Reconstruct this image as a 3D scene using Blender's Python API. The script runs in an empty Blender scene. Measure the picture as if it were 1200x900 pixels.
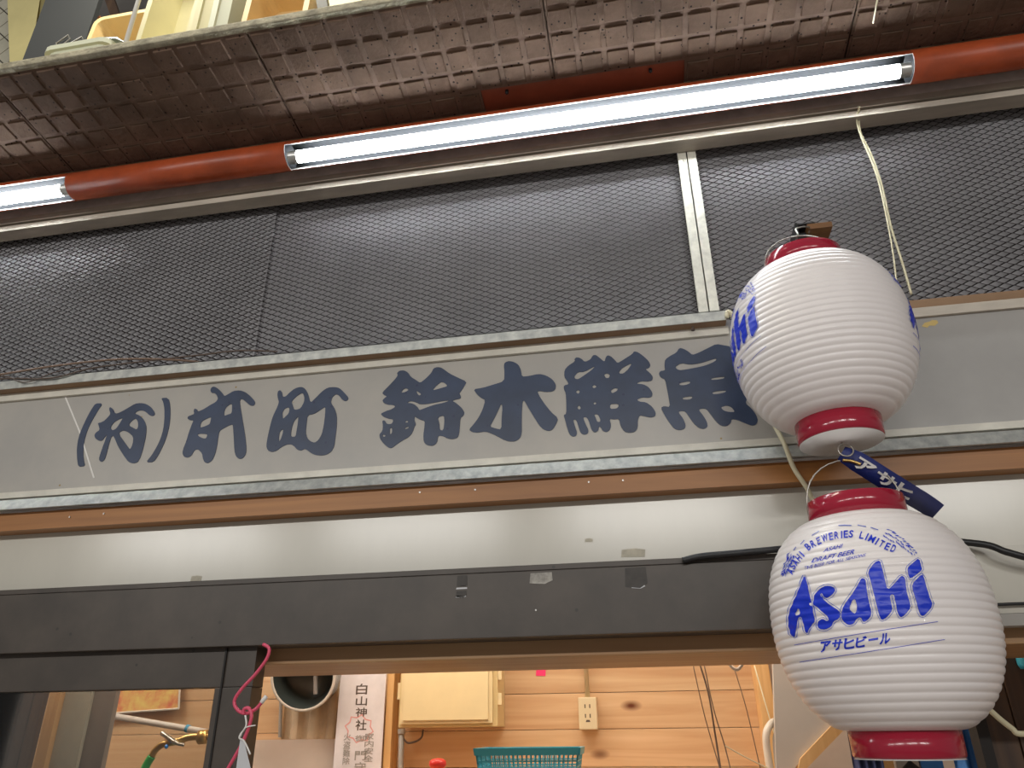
import bpy, bmesh, math, random
from mathutils import Vector, Matrix
random.seed(7)
C = bpy.context.scene.collection
PI = math.pi

# ------------------------------------------------------------------ camera
CAMZ = 1.62
PITCH, YAW, ROLL = math.radians(25.340), math.radians(-9.995), math.radians(-0.651)
FPX = 867.0
fw = Vector((math.sin(YAW)*math.cos(PITCH), math.cos(YAW)*math.cos(PITCH), math.sin(PITCH)))
rt = Vector((math.cos(YAW), -math.sin(YAW), 0.0))
up = rt.cross(fw)
rt2 = rt*math.cos(ROLL) + up*math.sin(ROLL)
up2 = up*math.cos(ROLL) - rt*math.sin(ROLL)
cam_d = bpy.data.cameras.new('camera')
cam = bpy.data.objects.new('camera', cam_d); C.objects.link(cam)
cam_d.sensor_fit = 'HORIZONTAL'; cam_d.sensor_width = 36.0
cam_d.lens = 36.0*FPX/1200.0
cam_d.clip_start = 0.02
Mx = Matrix((rt2, up2, -fw)).transposed().to_4x4()
Mx.translation = Vector((0, 0, CAMZ))
cam.matrix_world = Mx
bpy.context.scene.camera = cam
EYE = Vector((0, 0, CAMZ))

def ray(px, py):
    return rt2*((px-600)/FPX) + up2*(-(py-450)/FPX) + fw
def at(px, py, Y):
    r = ray(px, py)
    return EYE + r*(Y/r.y)
def H(py, Y):                                   # height of facade row py (read at px 600) on the plane at depth Y
    return at(600, py, Y).z

# ------------------------------------------------------------------ world, lights, exposure
sc = bpy.context.scene
w = bpy.data.worlds.new('world'); sc.world = w; w.use_nodes = True
w.node_tree.nodes['Background'].inputs[0].default_value = (0.90, 0.85, 0.80, 1)
w.node_tree.nodes['Background'].inputs[1].default_value = 0.20
def area(name, loc, target, sx, sy, power, col):
    d = bpy.data.lights.new(name, 'AREA'); d.shape = 'RECTANGLE'; d.size = sx; d.size_y = sy
    d.energy = power; d.color = col
    o = bpy.data.objects.new(name, d); C.objects.link(o); o.location = loc
    o.rotation_euler = (Vector(target)-Vector(loc)).to_track_quat('-Z', 'Y').to_euler()
    return o
# tubes of the shop fronts across the aisle
for k, x in enumerate((-3.2, -1.55, 0.1, 1.75)):
    area('aisle_tube', (x, -2.45, 2.93), (x, 1.2, 1.9), 1.2, 0.07, 15, (1.0, 0.98, 0.94))
# lamp under the shop's inner ceiling
area('shop_lamp', (-0.35, 1.62, 2.34), (-0.32, 1.95, 1.5), 1.2, 0.16, 8.5, (1.0, 0.93, 0.80))
area('door_fill_light', (-1.55, 1.56, 2.34), (-1.5, 1.7, 1.5), 0.8, 0.16, 9, (1.0, 0.94, 0.84))  # unseen fill light, added to brighten the things behind the door glass
area('shop_lamp_side', (0.75, 1.62, 2.30), (0.7, 1.9, 1.2), 0.6, 0.16, 3, (1.0, 0.93, 0.82))
area('upper_lamp', (-0.9, 0.70, 3.55), (-0.85, 1.05, 2.9), 0.8, 0.12, 7, (1.0, 0.94, 0.78))
vs = sc.view_settings
vs.view_transform = 'Standard'; vs.look = 'None'; vs.gamma = 1.0; vs.exposure = 0.36
vs.use_curve_mapping = False

# ------------------------------------------------------------------ materials
def mat(name, col, rough=0.5, metal=0.0, var=0.0, vscale=8.0, bump=0.0, bscale=60.0, col2=None,
        stretch=None, coat=0.0, emis=None, estr=0.0, spec=0.5, speck=None):
    m = bpy.data.materials.new(name); m.use_nodes = True
    nt = m.node_tree; b = nt.nodes['Principled BSDF']
    b.inputs['Base Color'].default_value = (*col, 1); b.inputs['Roughness'].default_value = rough
    b.inputs['Metallic'].default_value = metal; b.inputs['Coat Weight'].default_value = coat
    b.inputs['Specular IOR Level'].default_value = spec
    tc = nt.nodes.new('ShaderNodeTexCoord'); mp = nt.nodes.new('ShaderNodeMapping')
    nt.links.new(tc.outputs['Object'], mp.inputs['Vector'])
    if stretch: mp.inputs['Scale'].default_value = stretch
    last = None
    if var > 0 or col2:
        n = nt.nodes.new('ShaderNodeTexNoise'); n.inputs['Scale'].default_value = vscale
        n.inputs['Detail'].default_value = 6; n.inputs['Roughness'].default_value = 0.62
        nt.links.new(mp.outputs[0], n.inputs['Vector'])
        r = nt.nodes.new('ShaderNodeValToRGB')
        c2 = col2 if col2 else tuple(c*(1-var) for c in col)
        c1 = col if col2 else tuple(min(1, c*(1+var*0.7)) for c in col)
        r.color_ramp.elements[0].position = 0.33; r.color_ramp.elements[1].position = 0.67
        r.color_ramp.elements[0].color = (*c2, 1); r.color_ramp.elements[1].color = (*c1, 1)
        nt.links.new(n.outputs['Fac'], r.inputs[0]); last = r.outputs[0]
    if speck:
        v = nt.nodes.new('ShaderNodeTexVoronoi'); v.inputs['Scale'].default_value = speck[0]
        nt.links.new(tc.outputs['Object'], v.inputs['Vector'])
        lt = nt.nodes.new('ShaderNodeMath'); lt.operation = 'LESS_THAN'; lt.inputs[1].default_value = speck[1]
        nt.links.new(v.outputs['Distance'], lt.inputs[0])
        mx = nt.nodes.new('ShaderNodeMix'); mx.data_type = 'RGBA'
        nt.links.new(lt.outputs[0], mx.inputs[0])
        if last: nt.links.new(last, mx.inputs[6])
        else: mx.inputs[6].default_value = (*col, 1)
        mx.inputs[7].default_value = (*speck[2], 1); last = mx.outputs[2]
    if last: nt.links.new(last, b.inputs['Base Color'])
    if bump > 0:
        n2 = nt.nodes.new('ShaderNodeTexNoise'); n2.inputs['Scale'].default_value = bscale
        n2.inputs['Detail'].default_value = 5
        nt.links.new(mp.outputs[0], n2.inputs['Vector'])
        bp = nt.nodes.new('ShaderNodeBump'); bp.inputs['Strength'].default_value = bump
        bp.inputs['Distance'].default_value = 0.004
        nt.links.new(n2.outputs['Fac'], bp.inputs['Height']); nt.links.new(bp.outputs[0], b.inputs['Normal'])
    if emis:
        b.inputs['Emission Color'].default_value = (*emis, 1); b.inputs['Emission Strength'].default_value = estr
    return m

def wood(name, a, bcol, rough=0.5, scale=1.0, axis='X', knots=False):
    m = bpy.data.materials.new(name); m.use_nodes = True
    nt = m.node_tree; b = nt.nodes['Principled BSDF']; b.inputs['Roughness'].default_value = rough
    tc = nt.nodes.new('ShaderNodeTexCoord'); mp = nt.nodes.new('ShaderNodeMapping')
    s = [34*scale]*3; s['XYZ'.index(axis)] = 1.6*scale
    mp.inputs['Scale'].default_value = s
    oi = nt.nodes.new('ShaderNodeObjectInfo')
    ad = nt.nodes.new('ShaderNodeVectorMath'); ad.operation = 'ADD'
    mu = nt.nodes.new('ShaderNodeMath'); mu.operation = 'MULTIPLY'; mu.inputs[1].default_value = 40
    nt.links.new(oi.outputs['Random'], mu.inputs[0])
    nt.links.new(tc.outputs['Object'], mp.inputs['Vector'])
    nt.links.new(mp.outputs[0], ad.inputs[0]); nt.links.new(mu.outputs[0], ad.inputs[1])
    n = nt.nodes.new('ShaderNodeTexNoise'); n.inputs['Scale'].default_value = 1.0
    n.inputs['Detail'].default_value = 7; n.inputs['Distortion'].default_value = 1.1
    nt.links.new(ad.outputs[0], n.inputs['Vector'])
    r = nt.nodes.new('ShaderNodeValToRGB')
    r.color_ramp.elements[0].position = 0.30; r.color_ramp.elements[1].position = 0.70
    r.color_ramp.elements[0].color = (*bcol, 1); r.color_ramp.elements[1].color = (*a, 1)
    nt.links.new(n.outputs['Fac'], r.inputs[0]); last = r.outputs[0]
    hs = nt.nodes.new('ShaderNodeHueSaturation')
    mr = nt.nodes.new('ShaderNodeMapRange'); mr.inputs[3].default_value = 0.74; mr.inputs[4].default_value = 1.12
    nt.links.new(oi.outputs['Random'], mr.inputs[0]); nt.links.new(mr.outputs[0], hs.inputs['Value'])
    nt.links.new(last, hs.inputs['Color']); last = hs.outputs[0]
    if knots:
        mp2 = nt.nodes.new('ShaderNodeMapping'); mp2.inputs['Scale'].default_value = (4.3, 4.3, 9.0)
        nt.links.new(tc.outputs['Object'], mp2.inputs['Vector'])
        v = nt.nodes.new('ShaderNodeTexVoronoi'); v.inputs['Scale'].default_value = 1.0
        nt.links.new(mp2.outputs[0], v.inputs['Vector'])
        rr = nt.nodes.new('ShaderNodeValToRGB')
        rr.color_ramp.elements[0].position = 0.03; rr.color_ramp.elements[1].position = 0.13
        rr.color_ramp.elements[0].color = (0.20, 0.07, 0.03, 1); rr.color_ramp.elements[1].color = (1, 1, 1, 1)
        nt.links.new(v.outputs['Distance'], rr.inputs[0])
        mx = nt.nodes.new('ShaderNodeMix'); mx.data_type = 'RGBA'; mx.blend_type = 'MULTIPLY'; mx.inputs[0].default_value = 1
        nt.links.new(last, mx.inputs[6]); nt.links.new(rr.outputs[0], mx.inputs[7]); last = mx.outputs[2]
    nt.links.new(last, b.inputs['Base Color'])
    return m

M = {
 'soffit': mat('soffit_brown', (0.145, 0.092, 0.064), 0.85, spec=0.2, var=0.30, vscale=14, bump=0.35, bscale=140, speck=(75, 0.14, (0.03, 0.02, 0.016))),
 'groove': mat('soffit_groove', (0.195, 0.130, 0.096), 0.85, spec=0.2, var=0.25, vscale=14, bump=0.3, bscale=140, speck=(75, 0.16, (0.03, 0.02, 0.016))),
 'ledge': mat('ledge_concrete', (0.42, 0.38, 0.27), 0.8, var=0.4, vscale=40, bump=0.6, bscale=150),
 'pipe': mat('orange_pipe', (0.40, 0.072, 0.022), 0.34, var=0.22, vscale=18),
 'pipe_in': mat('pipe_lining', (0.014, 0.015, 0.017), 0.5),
 'edge': mat('pipe_cut_edge', (0.45, 0.42, 0.40), 0.4),
 'orangeboard': mat('orange_board', (0.30, 0.075, 0.035), 0.55, var=0.2, vscale=12),
 'trim': mat('dusty_trim', (0.54, 0.48, 0.40), 0.45, var=0.25, vscale=25, stretch=(0.2, 1, 1)),
 'alu': mat('aged_aluminium', (0.66, 0.64, 0.55), 0.42, metal=0.15, var=0.18, vscale=60),
 'meshmetal': mat('mesh_paint', (0.018, 0.013, 0.012), 0.6, spec=0.25),
 'backing': mat('mesh_backing', (0.48, 0.47, 0.49), 0.38, var=0.15, vscale=5),
 'signface': mat('sign_face', (0.47, 0.445, 0.40), 0.30, col2=(0.40, 0.385, 0.36), vscale=6, speck=(19, 0.045, (0.33, 0.24, 0.10))),
 'navy': mat('navy_letters', (0.027, 0.046, 0.098), 0.38, var=0.25, vscale=14, speck=(45, 0.10, (0.014, 0.022, 0.07))),
 'galv': mat('galvanised', (0.62, 0.63, 0.58), 0.38, metal=0.55, col2=(0.36, 0.37, 0.36), vscale=55),
 'cream': mat('cream_strip', (0.70, 0.67, 0.58), 0.4, var=0.12, vscale=20),
 'brownface': mat('brown_strip', (0.27, 0.16, 0.085), 0.6, var=0.2, vscale=20, stretch=(0.15, 1, 1)),
 'white': mat('white_board', (0.60, 0.575, 0.50), 0.20, var=0.07, vscale=4, bump=0.04, bscale=12, stretch=(1, 1, 0.35)),
 'header': mat('bronze_aluminium', (0.066, 0.052, 0.041), 0.42, var=0.28, vscale=9, speck=(26, 0.07, (0.03, 0.025, 0.02))),
 'dark': mat('dark_void', (0.015, 0.013, 0.012), 0.7),
 'wood': wood('stained_wood', (0.40, 0.175, 0.048), (0.27, 0.108, 0.026), 0.42),
 'beam': wood('beam_wood', (0.62, 0.38, 0.19), (0.48, 0.25, 0.11), 0.5),
 'pine': wood('pine', (0.70, 0.47, 0.27), (0.54, 0.31, 0.155), 0.42, knots=True),
 'pinelight': wood('pine_post', (0.72, 0.45, 0.20), (0.58, 0.32, 0.12), 0.45, axis='Z'),
 'darkwood': wood('dark_wood', (0.10, 0.055, 0.028), (0.05, 0.026, 0.015), 0.5, axis='Z'),
 'vinyl': mat('lantern_vinyl', (0.90, 0.85, 0.84), 0.30, coat=0.15),
 'red': mat('lantern_red', (0.36, 0.010, 0.035), 0.18, coat=0.3),
 'disc': mat('lantern_disc', (0.80, 0.76, 0.74), 0.35),
 'blue': mat('blue_print', (0.004, 0.034, 0.62), 0.35),
 'bluepale': mat('pale_blue_print', (0.10, 0.16, 0.62), 0.35),
 'strap': mat('navy_strap', (0.012, 0.022, 0.15), 0.5, bump=0.2, bscale=500),
 'whiteprint': mat('white_print', (0.80, 0.78, 0.76), 0.5),
 'steel': mat('steel_wire', (0.42, 0.39, 0.35), 0.35, metal=0.8),
 'brass': mat('brass', (0.60, 0.40, 0.14), 0.3, metal=0.9),
 'cordcream': mat('cream_cord', (0.68, 0.62, 0.42), 0.5),
 'cordblack': mat('black_cable', (0.012, 0.012, 0.013), 0.4),
 'cordbrown': mat('brown_cable', (0.20, 0.13, 0.09), 0.6),
 'pink': mat('pink_vinyl', (0.72, 0.085, 0.16), 0.32),
 'clear': mat('clear_film', (0.62, 0.63, 0.65), 0.18),
 'tape': mat('old_tape', (0.36, 0.34, 0.30), 0.2, var=0.4, vscale=60),
 'tapedark': mat('brown_tape', (0.040, 0.033, 0.027), 0.5, var=0.3, vscale=60),
 'paper': mat('talisman_paper', (0.66, 0.60, 0.60), 0.8, var=0.10, vscale=12),
 'ink': mat('ink', (0.10, 0.07, 0.055), 0.7),
 'inkpale': mat('pale_ink', (0.30, 0.27, 0.24), 0.7),
 'seal': mat('seal_red', (0.72, 0.32, 0.29), 0.7),
 'boxcream': mat('cream_enamel', (0.72, 0.57, 0.32), 0.4, var=0.06, vscale=9),
 'boxedge': mat('cream_enamel_edge', (0.62, 0.47, 0.23), 0.45),
 'outlet': mat('outlet_plastic', (0.64, 0.52, 0.33), 0.4),
 'conduit': mat('grey_conduit', (0.36, 0.34, 0.31), 0.5),
 'basket': mat('turquoise_plastic', (0.05, 0.34, 0.44), 0.4),
 'magenta': mat('magenta_tape', (0.75, 0.03, 0.14), 0.5),
 'yellow': mat('yellow_plastic', (0.85, 0.50, 0.04), 0.4),
 'redplastic': mat('red_plastic', (0.65, 0.03, 0.02), 0.4),
 'duct': mat('duct_metal', (0.55, 0.53, 0.48), 0.25, metal=0.85, var=0.15, vscale=30),
 'ductin': mat('duct_inside', (0.03, 0.035, 0.032), 0.35),
 'corru': mat('corrugated', (0.62, 0.47, 0.31), 0.5, var=0.15, vscale=20),
 'plaster': mat('plaster', (0.62, 0.50, 0.41), 0.7, var=0.08, vscale=6),
 'partition': mat('partition_paint', (0.50, 0.46, 0.42), 0.6, var=0.08, vscale=5, speck=(14, 0.04, (0.2, 0.15, 0.1))),
 'bracket': mat('white_bracket', (0.66, 0.60, 0.52), 0.4),
 'glass': None,
 'floor': mat('wet_concrete', (0.44, 0.39, 0.35), 0.45, var=0.25, vscale=3),
 'roof': mat('hall_roof', (0.32, 0.30, 0.27), 0.8, var=0.2, vscale=2),
 'traycream': mat('tray_cream', (0.78, 0.60, 0.30), 0.4, var=0.06),
 'traypale': mat('tray_pale', (0.76, 0.70, 0.42), 0.4, var=0.06),
 'traywhite': mat('tray_white', (0.68, 0.70, 0.54), 0.4),
 'trayorange': mat('tray_amber', (0.80, 0.57, 0.26), 0.4, var=0.08),
 'tubgrey': mat('tub_grey', (0.045, 0.048, 0.050), 0.5),
 'tile': mat('grey_tile', (0.46, 0.44, 0.35), 0.4, var=0.15),
 'tilejoint': mat('tile_joint', (0.08, 0.075, 0.06), 0.8),
 'yellowwall': mat('yellow_board', (0.66, 0.58, 0.27), 0.6, var=0.08),
 'rod': mat('white_rod', (0.88, 0.86, 0.80), 0.35),
 'orangebox': mat('orange_card', (0.75, 0.26, 0.09), 0.5),
 'labelwhite': mat('label_white', (0.82, 0.80, 0.76), 0.5),
 'bag': mat('plastic_bag', (0.66, 0.72, 0.74), 0.2),
 'navycloth': mat('navy_cloth', (0.035, 0.045, 0.12), 0.8, var=0.3, vscale=20),
 'bluesheet': mat('blue_sheet', (0.04, 0.17, 0.46), 0.5, var=0.2, vscale=12),
 'bluebulb': mat('blue_bulb', (0.01, 0.22, 0.75), 0.15, coat=0.4),
 'poster': mat('patterned_poster', (0.60, 0.16, 0.08), 0.6, col2=(0.72, 0.58, 0.16), vscale=26),
 'hose': mat('green_hose', (0.03, 0.42, 0.09), 0.35),
 'bluering': mat('blue_ring', (0.05, 0.30, 0.50), 0.4),
 'pvc': mat('white_pvc', (0.66, 0.60, 0.55), 0.4),
 'frost': mat('frosted_sheet', (0.40, 0.38, 0.31), 0.22, var=0.15, vscale=6),
 'greyboard': mat('grey_board', (0.22, 0.19, 0.17), 0.5, var=0.2, vscale=7, stretch=(1, 1, 0.3)),
 'leaf': mat('peeled_paint', (0.62, 0.46, 0.17), 0.7),
 'tubeend': mat('tube_cap', (0.55, 0.55, 0.53), 0.3, metal=0.6),
 'tube': mat('tube_glow', (0.9, 0.95, 1.0), 0.4, emis=(0.90, 0.96, 1.0), estr=36.0),
}
g = bpy.data.materials.new('window_glass'); g.use_nodes = True
nt = g.node_tree; nt.nodes.clear()
o_ = nt.nodes.new('ShaderNodeOutputMaterial'); gl = nt.nodes.new('ShaderNodeBsdfGlossy'); gl.inputs['Roughness'].default_value = 0.03
tr = nt.nodes.new('ShaderNodeBsdfTransparent'); tr.inputs[0].default_value = (0.86, 0.86, 0.84, 1)
fr = nt.nodes.new('ShaderNodeFresnel'); fr.inputs[0].default_value = 1.5
mx = nt.nodes.new('ShaderNodeMixShader')
nt.links.new(fr.outputs[0], mx.inputs[0]); nt.links.new(tr.outputs[0], mx.inputs[1]); nt.links.new(gl.outputs[0], mx.inputs[2])
nt.links.new(mx.outputs[0], o_.inputs[0]); M['glass'] = g

# ------------------------------------------------------------------ mesh helpers
class MB:
    def __init__(s): s.v = []; s.f = []; s.mi = []; s.cur = 0
    def add(s, vs_, fs):
        n = len(s.v); s.v += [Vector(p) for p in vs_]
        for f in fs: s.f.append([n+i for i in f]); s.mi.append(s.cur)
        return s
    def box(s, a, b):
        x0, y0, z0 = a; x1, y1, z1 = b
        return s.add([(x0,y0,z0),(x1,y0,z0),(x1,y1,z0),(x0,y1,z0),(x0,y0,z1),(x1,y0,z1),(x1,y1,z1),(x0,y1,z1)],
                     [(0,3,2,1),(4,5,6,7),(0,1,5,4),(1,2,6,5),(2,3,7,6),(3,0,4,7)])
    def obox(s, M4, a, b):
        t = MB().box(a, b); return s.add([M4 @ p for p in t.v], t.f)
    def slab(s, poly, d):                        # polygon of points swept by vector d
        n = len(poly); d = Vector(d); P = [Vector(p) for p in poly]
        return s.add(P+[p+d for p in P], [list(range(n))[::-1], list(range(n, 2*n))]+[(i, (i+1) % n, n+(i+1) % n, n+i) for i in range(n)])
    def prof(s, pts, x0, x1):                    # closed (y,z) profile swept along X
        return s.slab([(x0, y, z) for y, z in pts], (x1-x0, 0, 0))
    def tube(s, pts, r, seg=8, closed=False):
        P = [Vector(p) for p in pts]; n = len(P); base = len(s.v)
        prev = None
        for i, p in enumerate(P):
            if closed: t = P[(i+1) % n]-P[i-1]
            else: t = P[min(i+1, n-1)]-P[max(i-1, 0)]
            t.normalize()
            if prev is None: u = t.orthogonal().normalized()
            else:
                u = prev - t*prev.dot(t)
                if u.length < 1e-6: u = t.orthogonal()
                u.normalize()
            prev = u; v = t.cross(u); rr = r[i] if isinstance(r, (list, tuple)) else r
            for k in range(seg):
                a = 2*PI*k/seg; s.v.append(p+u*(rr*math.cos(a))+v*(rr*math.sin(a)))
        m = n if closed else n-1
        for i in range(m):
            j = (i+1) % n
            for k in range(seg):
                s.f.append([base+i*seg+k, base+i*seg+(k+1) % seg, base+j*seg+(k+1) % seg, base+j*seg+k]); s.mi.append(s.cur)
        if not closed:
            s.f.append([base+k for k in range(seg)][::-1]); s.f.append([base+(n-1)*seg+k for k in range(seg)]); s.mi += [s.cur]*2
        return s
    def lathe(s, prof, cx, cy, seg=64, cap=True, axis=None):
        base = len(s.v); n = len(prof)
        for r, z in prof:
            for k in range(seg):
                a = 2*PI*k/seg; s.v.append(Vector((cx+r*math.cos(a), cy+r*math.sin(a), z)))
        for i in range(n-1):
            for k in range(seg):
                s.f.append([base+i*seg+k, base+i*seg+(k+1) % seg, base+(i+1)*seg+(k+1) % seg, base+(i+1)*seg+k]); s.mi.append(s.cur)
        if cap:
            s.f.append([base+k for k in range(seg)][::-1]); s.f.append([base+(n-1)*seg+k for k in range(seg)]); s.mi += [s.cur]*2
        return s
    def build(s, name, m, parent=None, smooth=False, bevel=0.0, fix=True):
        me = bpy.data.meshes.new(name)
        if parent is not None: o = parent['_o']
        else:
            xs = [p.x for p in s.v]; ys = [p.y for p in s.v]; zs = [p.z for p in s.v]
            o = ((min(xs)+max(xs))/2, (min(ys)+max(ys))/2, min(zs))
        O = Vector(o)
        me.from_pydata([p-O for p in s.v], [], s.f)
        for mm in (m if isinstance(m, (list, tuple)) else [m]): me.materials.append(M[mm] if isinstance(mm, str) else mm)
        if any(s.mi): me.polygons.foreach_set('material_index', s.mi)
        if fix:
            bm = bmesh.new(); bm.from_mesh(me); bmesh.ops.recalc_face_normals(bm, faces=bm.faces)
            if bevel > 0:
                bmesh.ops.remove_doubles(bm, verts=bm.verts, dist=1e-6)
                bmesh.ops.bevel(bm, geom=bm.edges[:], offset=bevel, segments=2, affect='EDGES', profile=0.7)
            bm.to_mesh(me); bm.free()
        if smooth:
            me.polygons.foreach_set('use_smooth', [True]*len(me.polygons))
        ob = bpy.data.objects.new(name, me); C.objects.link(ob)
        ob['_o'] = tuple(o)
        if parent is not None: ob.parent = parent
        else: ob.location = O
        return ob
def tag(o, label, cat, group=None):
    o['label'] = label; o['category'] = cat
    if group: o['group'] = group
    return o
def struct(o, label=None):
    o['kind'] = 'structure'
    if label: o['label'] = label
    return o
def stuff(o): o['kind'] = 'stuff'; return o
def thing(name, loc, label, cat, group=None):
    o = bpy.data.objects.new(name, None); C.objects.link(o); o.empty_display_size = 0.05
    o.location = loc; o['_o'] = tuple(loc); return tag(o, label, cat, group)
def box(a, b): return MB().box(a, b)
def curve_pts(pts, n=8):                        # Catmull-Rom through 3D points
    P = [Vector(p) for p in pts]; out = []
    for i in range(len(P)-1):
        p0 = P[max(i-1, 0)]; p1 = P[i]; p2 = P[i+1]; p3 = P[min(i+2, len(P)-1)]
        for k in range(n):
            t = k/n
            out.append(0.5*((2*p1)+(p2-p0)*t+(2*p0-5*p1+4*p2-p3)*t*t+(3*p1-p0-3*p2+p3)*t**3))
    out.append(P[-1]); return out
def pxc(pts, n=8):                              # (px, py, Y) control points
    return curve_pts([at(*p) for p in pts], n)
def chaikin(pts, it=1):
    for _ in range(it):
        q = []
        for i in range(len(pts)):
            a = pts[i]; b = pts[(i+1) % len(pts)]
            q.append((a[0]*0.78+b[0]*0.22, a[1]*0.78+b[1]*0.22)); q.append((a[0]*0.22+b[0]*0.78, a[1]*0.22+b[1]*0.78))
        pts = q
    return pts
def flat_mesh(loops):                           # filled 2D loops (holes by even-odd) -> verts, faces
    cu = bpy.data.curves.new('t', 'CURVE'); cu.dimensions = '2D'; cu.fill_mode = 'BOTH'
    for lp in loops:
        sp = cu.splines.new('POLY'); sp.points.add(len(lp)-1)
        for p, q in zip(sp.points, lp): p.co = (q[0], q[1], 0, 1)
        sp.use_cyclic_u = True
    ob = bpy.data.objects.new('t', cu); C.objects.link(ob)
    me = bpy.data.meshes.new_from_object(ob.evaluated_get(bpy.context.evaluated_depsgraph_get()))
    r = ([v.co.copy() for v in me.vertices], [list(p.vertices) for p in me.polygons])
    bpy.data.objects.remove(ob); bpy.data.curves.remove(cu); bpy.data.meshes.remove(me)
    return r
def text_mesh(txt, bold=0.0, shear=0.0):
    cu = bpy.data.curves.new('t', 'FONT'); cu.body = txt; cu.size = 1.0; cu.offset = bold; cu.shear = shear; cu.resolution_u = 3
    ob = bpy.data.objects.new('t', cu); C.objects.link(ob)
    bpy.context.view_layer.update()
    me = bpy.data.meshes.new_from_object(ob.evaluated_get(bpy.context.evaluated_depsgraph_get()))
    r = ([v.co.copy() for v in me.vertices], [list(p.vertices) for p in me.polygons])
    bpy.data.objects.remove(ob); bpy.data.curves.remove(cu); bpy.data.meshes.remove(me)
    xs = [v.x for v in r[0]] or [0, 1]; ys = [v.y for v in r[0]] or [0, 1]
    x0, x1, y0, y1 = min(xs), max(xs), min(ys), max(ys)
    return ([((v.x-x0)/max(x1-x0, 1e-6), (v.y-y0)/max(y1-y0, 1e-6)) for v in r[0]], r[1])   # normalised to the unit square

# ------------------------------------------------------------------ structure: floor, hall, walls
X0, X1 = -2.3, 1.6
struct(box((-5, -4, -0.10), (5, 2.2, 0.0)).build('floor', 'floor'), 'grey concrete market floor')
YW = 1.225
zs_top = CAMZ + 1.16
wf = struct(box((X0, YW, H(700, YW)), (X1, YW+0.05, CAMZ+1.128)).build('wall_front', 'plaster'), 'plastered wall above the shop front behind sign and mesh')

# soffit of waffle panels
S, SA, YB, ZB, XB = 0.0491, 0.0903, 1.04, CAMZ+1.0985*1.04, -1.1275*1.04
def sp(i, j, d=0.0):
    n = Vector((0, math.sin(SA), math.cos(SA)))
    return Vector((XB+i*S, YB-(3-j)*S*math.cos(SA), ZB+(3-j)*S*math.sin(SA))) + n*d
CUT = (19, 27)
def soffit_panel(i0, i1, label):
    mb = MB()
    for i in range(i0, i1):
        for j in range(-1, 4):
            if j == 3 and CUT[0] <= i < CUT[1]: continue
            h = 0.0048; dp = -0.0030+random.uniform(-0.0007, 0.0007)
            def P(u, v, d): return sp(i+u/S, j+v/S, d)
            g0 = 0.0012 if i == i0 else 0; g1 = 0.0012 if i == i1-1 else 0
            o = [P(g0, 0, 0), P(S-g1, 0, 0), P(S-g1, S, 0), P(g0, S, 0)]
            jx = random.uniform(-0.0006, 0.0006)
            a = [P(h+jx, h, 0), P(S-h+jx, h, 0), P(S-h+jx, S-h, 0), P(h+jx, S-h, 0)]
            b = [P(h+.0014, h+.0014, dp), P(S-h-.0014, h+.0014, dp), P(S-h-.0014, S-h-.0014, dp), P(h+.0014, S-h-.0014, dp)]
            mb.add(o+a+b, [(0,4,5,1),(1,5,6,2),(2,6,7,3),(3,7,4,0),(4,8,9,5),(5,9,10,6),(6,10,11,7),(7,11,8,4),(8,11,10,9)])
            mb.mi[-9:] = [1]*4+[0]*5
    # back of the panel
    for (a0, a1, j1) in ([(i0, i1, 4)] if not (i0 < CUT[1] and CUT[0] < i1) else [(i0, i1, 3)]+[(a, b, 4) for a, b in ((i0, max(i0, min(i1, CUT[0]))), (min(i1, max(i0, CUT[1])), i1)) if b > a]):
        p = [sp(a0, -1, 0.0085), sp(a1, -1, 0.0085), sp(a1, j1, 0.0085), sp(a0, j1, 0.0085)]
        mb.slab(p, (0, 0.0005, 0.006))
        if j1 == 3 or True:
            for (u0, u1, v0, v1) in ((a0, a1, -1, -1), (a0, a0, -1, j1), (a1, a1, -1, j1), (a0, a1, j1, j1)):
                mb.add([sp(u0, v0), sp(u1, v1), sp(u1, v1, 0.0085), sp(u0, v0, 0.0085)], [(0, 1, 2, 3)])
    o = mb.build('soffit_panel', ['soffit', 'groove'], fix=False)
    return tag(o, label, 'ceiling panel', 'brown waffle soffit panels')
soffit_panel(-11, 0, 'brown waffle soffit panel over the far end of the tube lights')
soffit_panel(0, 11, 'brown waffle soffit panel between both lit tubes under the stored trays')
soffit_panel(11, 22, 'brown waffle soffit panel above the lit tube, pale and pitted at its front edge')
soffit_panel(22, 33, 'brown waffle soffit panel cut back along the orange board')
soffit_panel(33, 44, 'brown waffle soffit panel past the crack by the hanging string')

mb = MB().slab([sp(CUT[0], 3, 0.004), sp(CUT[1], 3, 0.004), sp(CUT[1], 4.1, 0.004), sp(CUT[0], 4.1, 0.004)], (0, 0, 0.01))
tag(mb.build('filler_board', 'orangeboard'), 'flat orange filler board set in the soffit above the lit tube', 'board')
for k, (px, py) in enumerate(((594, 107), (762, 81))):
    p = sp(0, 3.25); q = at(px, py, p.y); q.z = sp(0, 3.25, 0.004).z
    tag(MB().lathe([(0.0018, q.z-0.009), (0.0035, q.z-0.007), (0.0035, q.z)], q.x, q.y, 10).build('bolt', 'cordblack'),
        ('small black bolt at the filler board end beside the waffle pads', 'small black bolt at the filler board end towards the lanterns')[k], 'bolt', 'bolts under the filler board')

# ledge along the soffit front, deck behind it
L0 = sp(0, -1)
zl = L0.z
struct(box((X0-0.3, L0.y-0.012, zl+0.000), (X1+0.4, L0.y+0.004, zl+0.0165)).build('trim_1', 'ledge', bevel=0.003), 'weathered concrete ledge along the front of the soffit')
struct(box((X0-0.3, L0.y+0.004, zl+0.0165), (X1+0.4, 1.6, zl+0.026)).build('trim_2', 'ledge'), 'storage deck above the soffit')
DECK = zl+0.026

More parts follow.
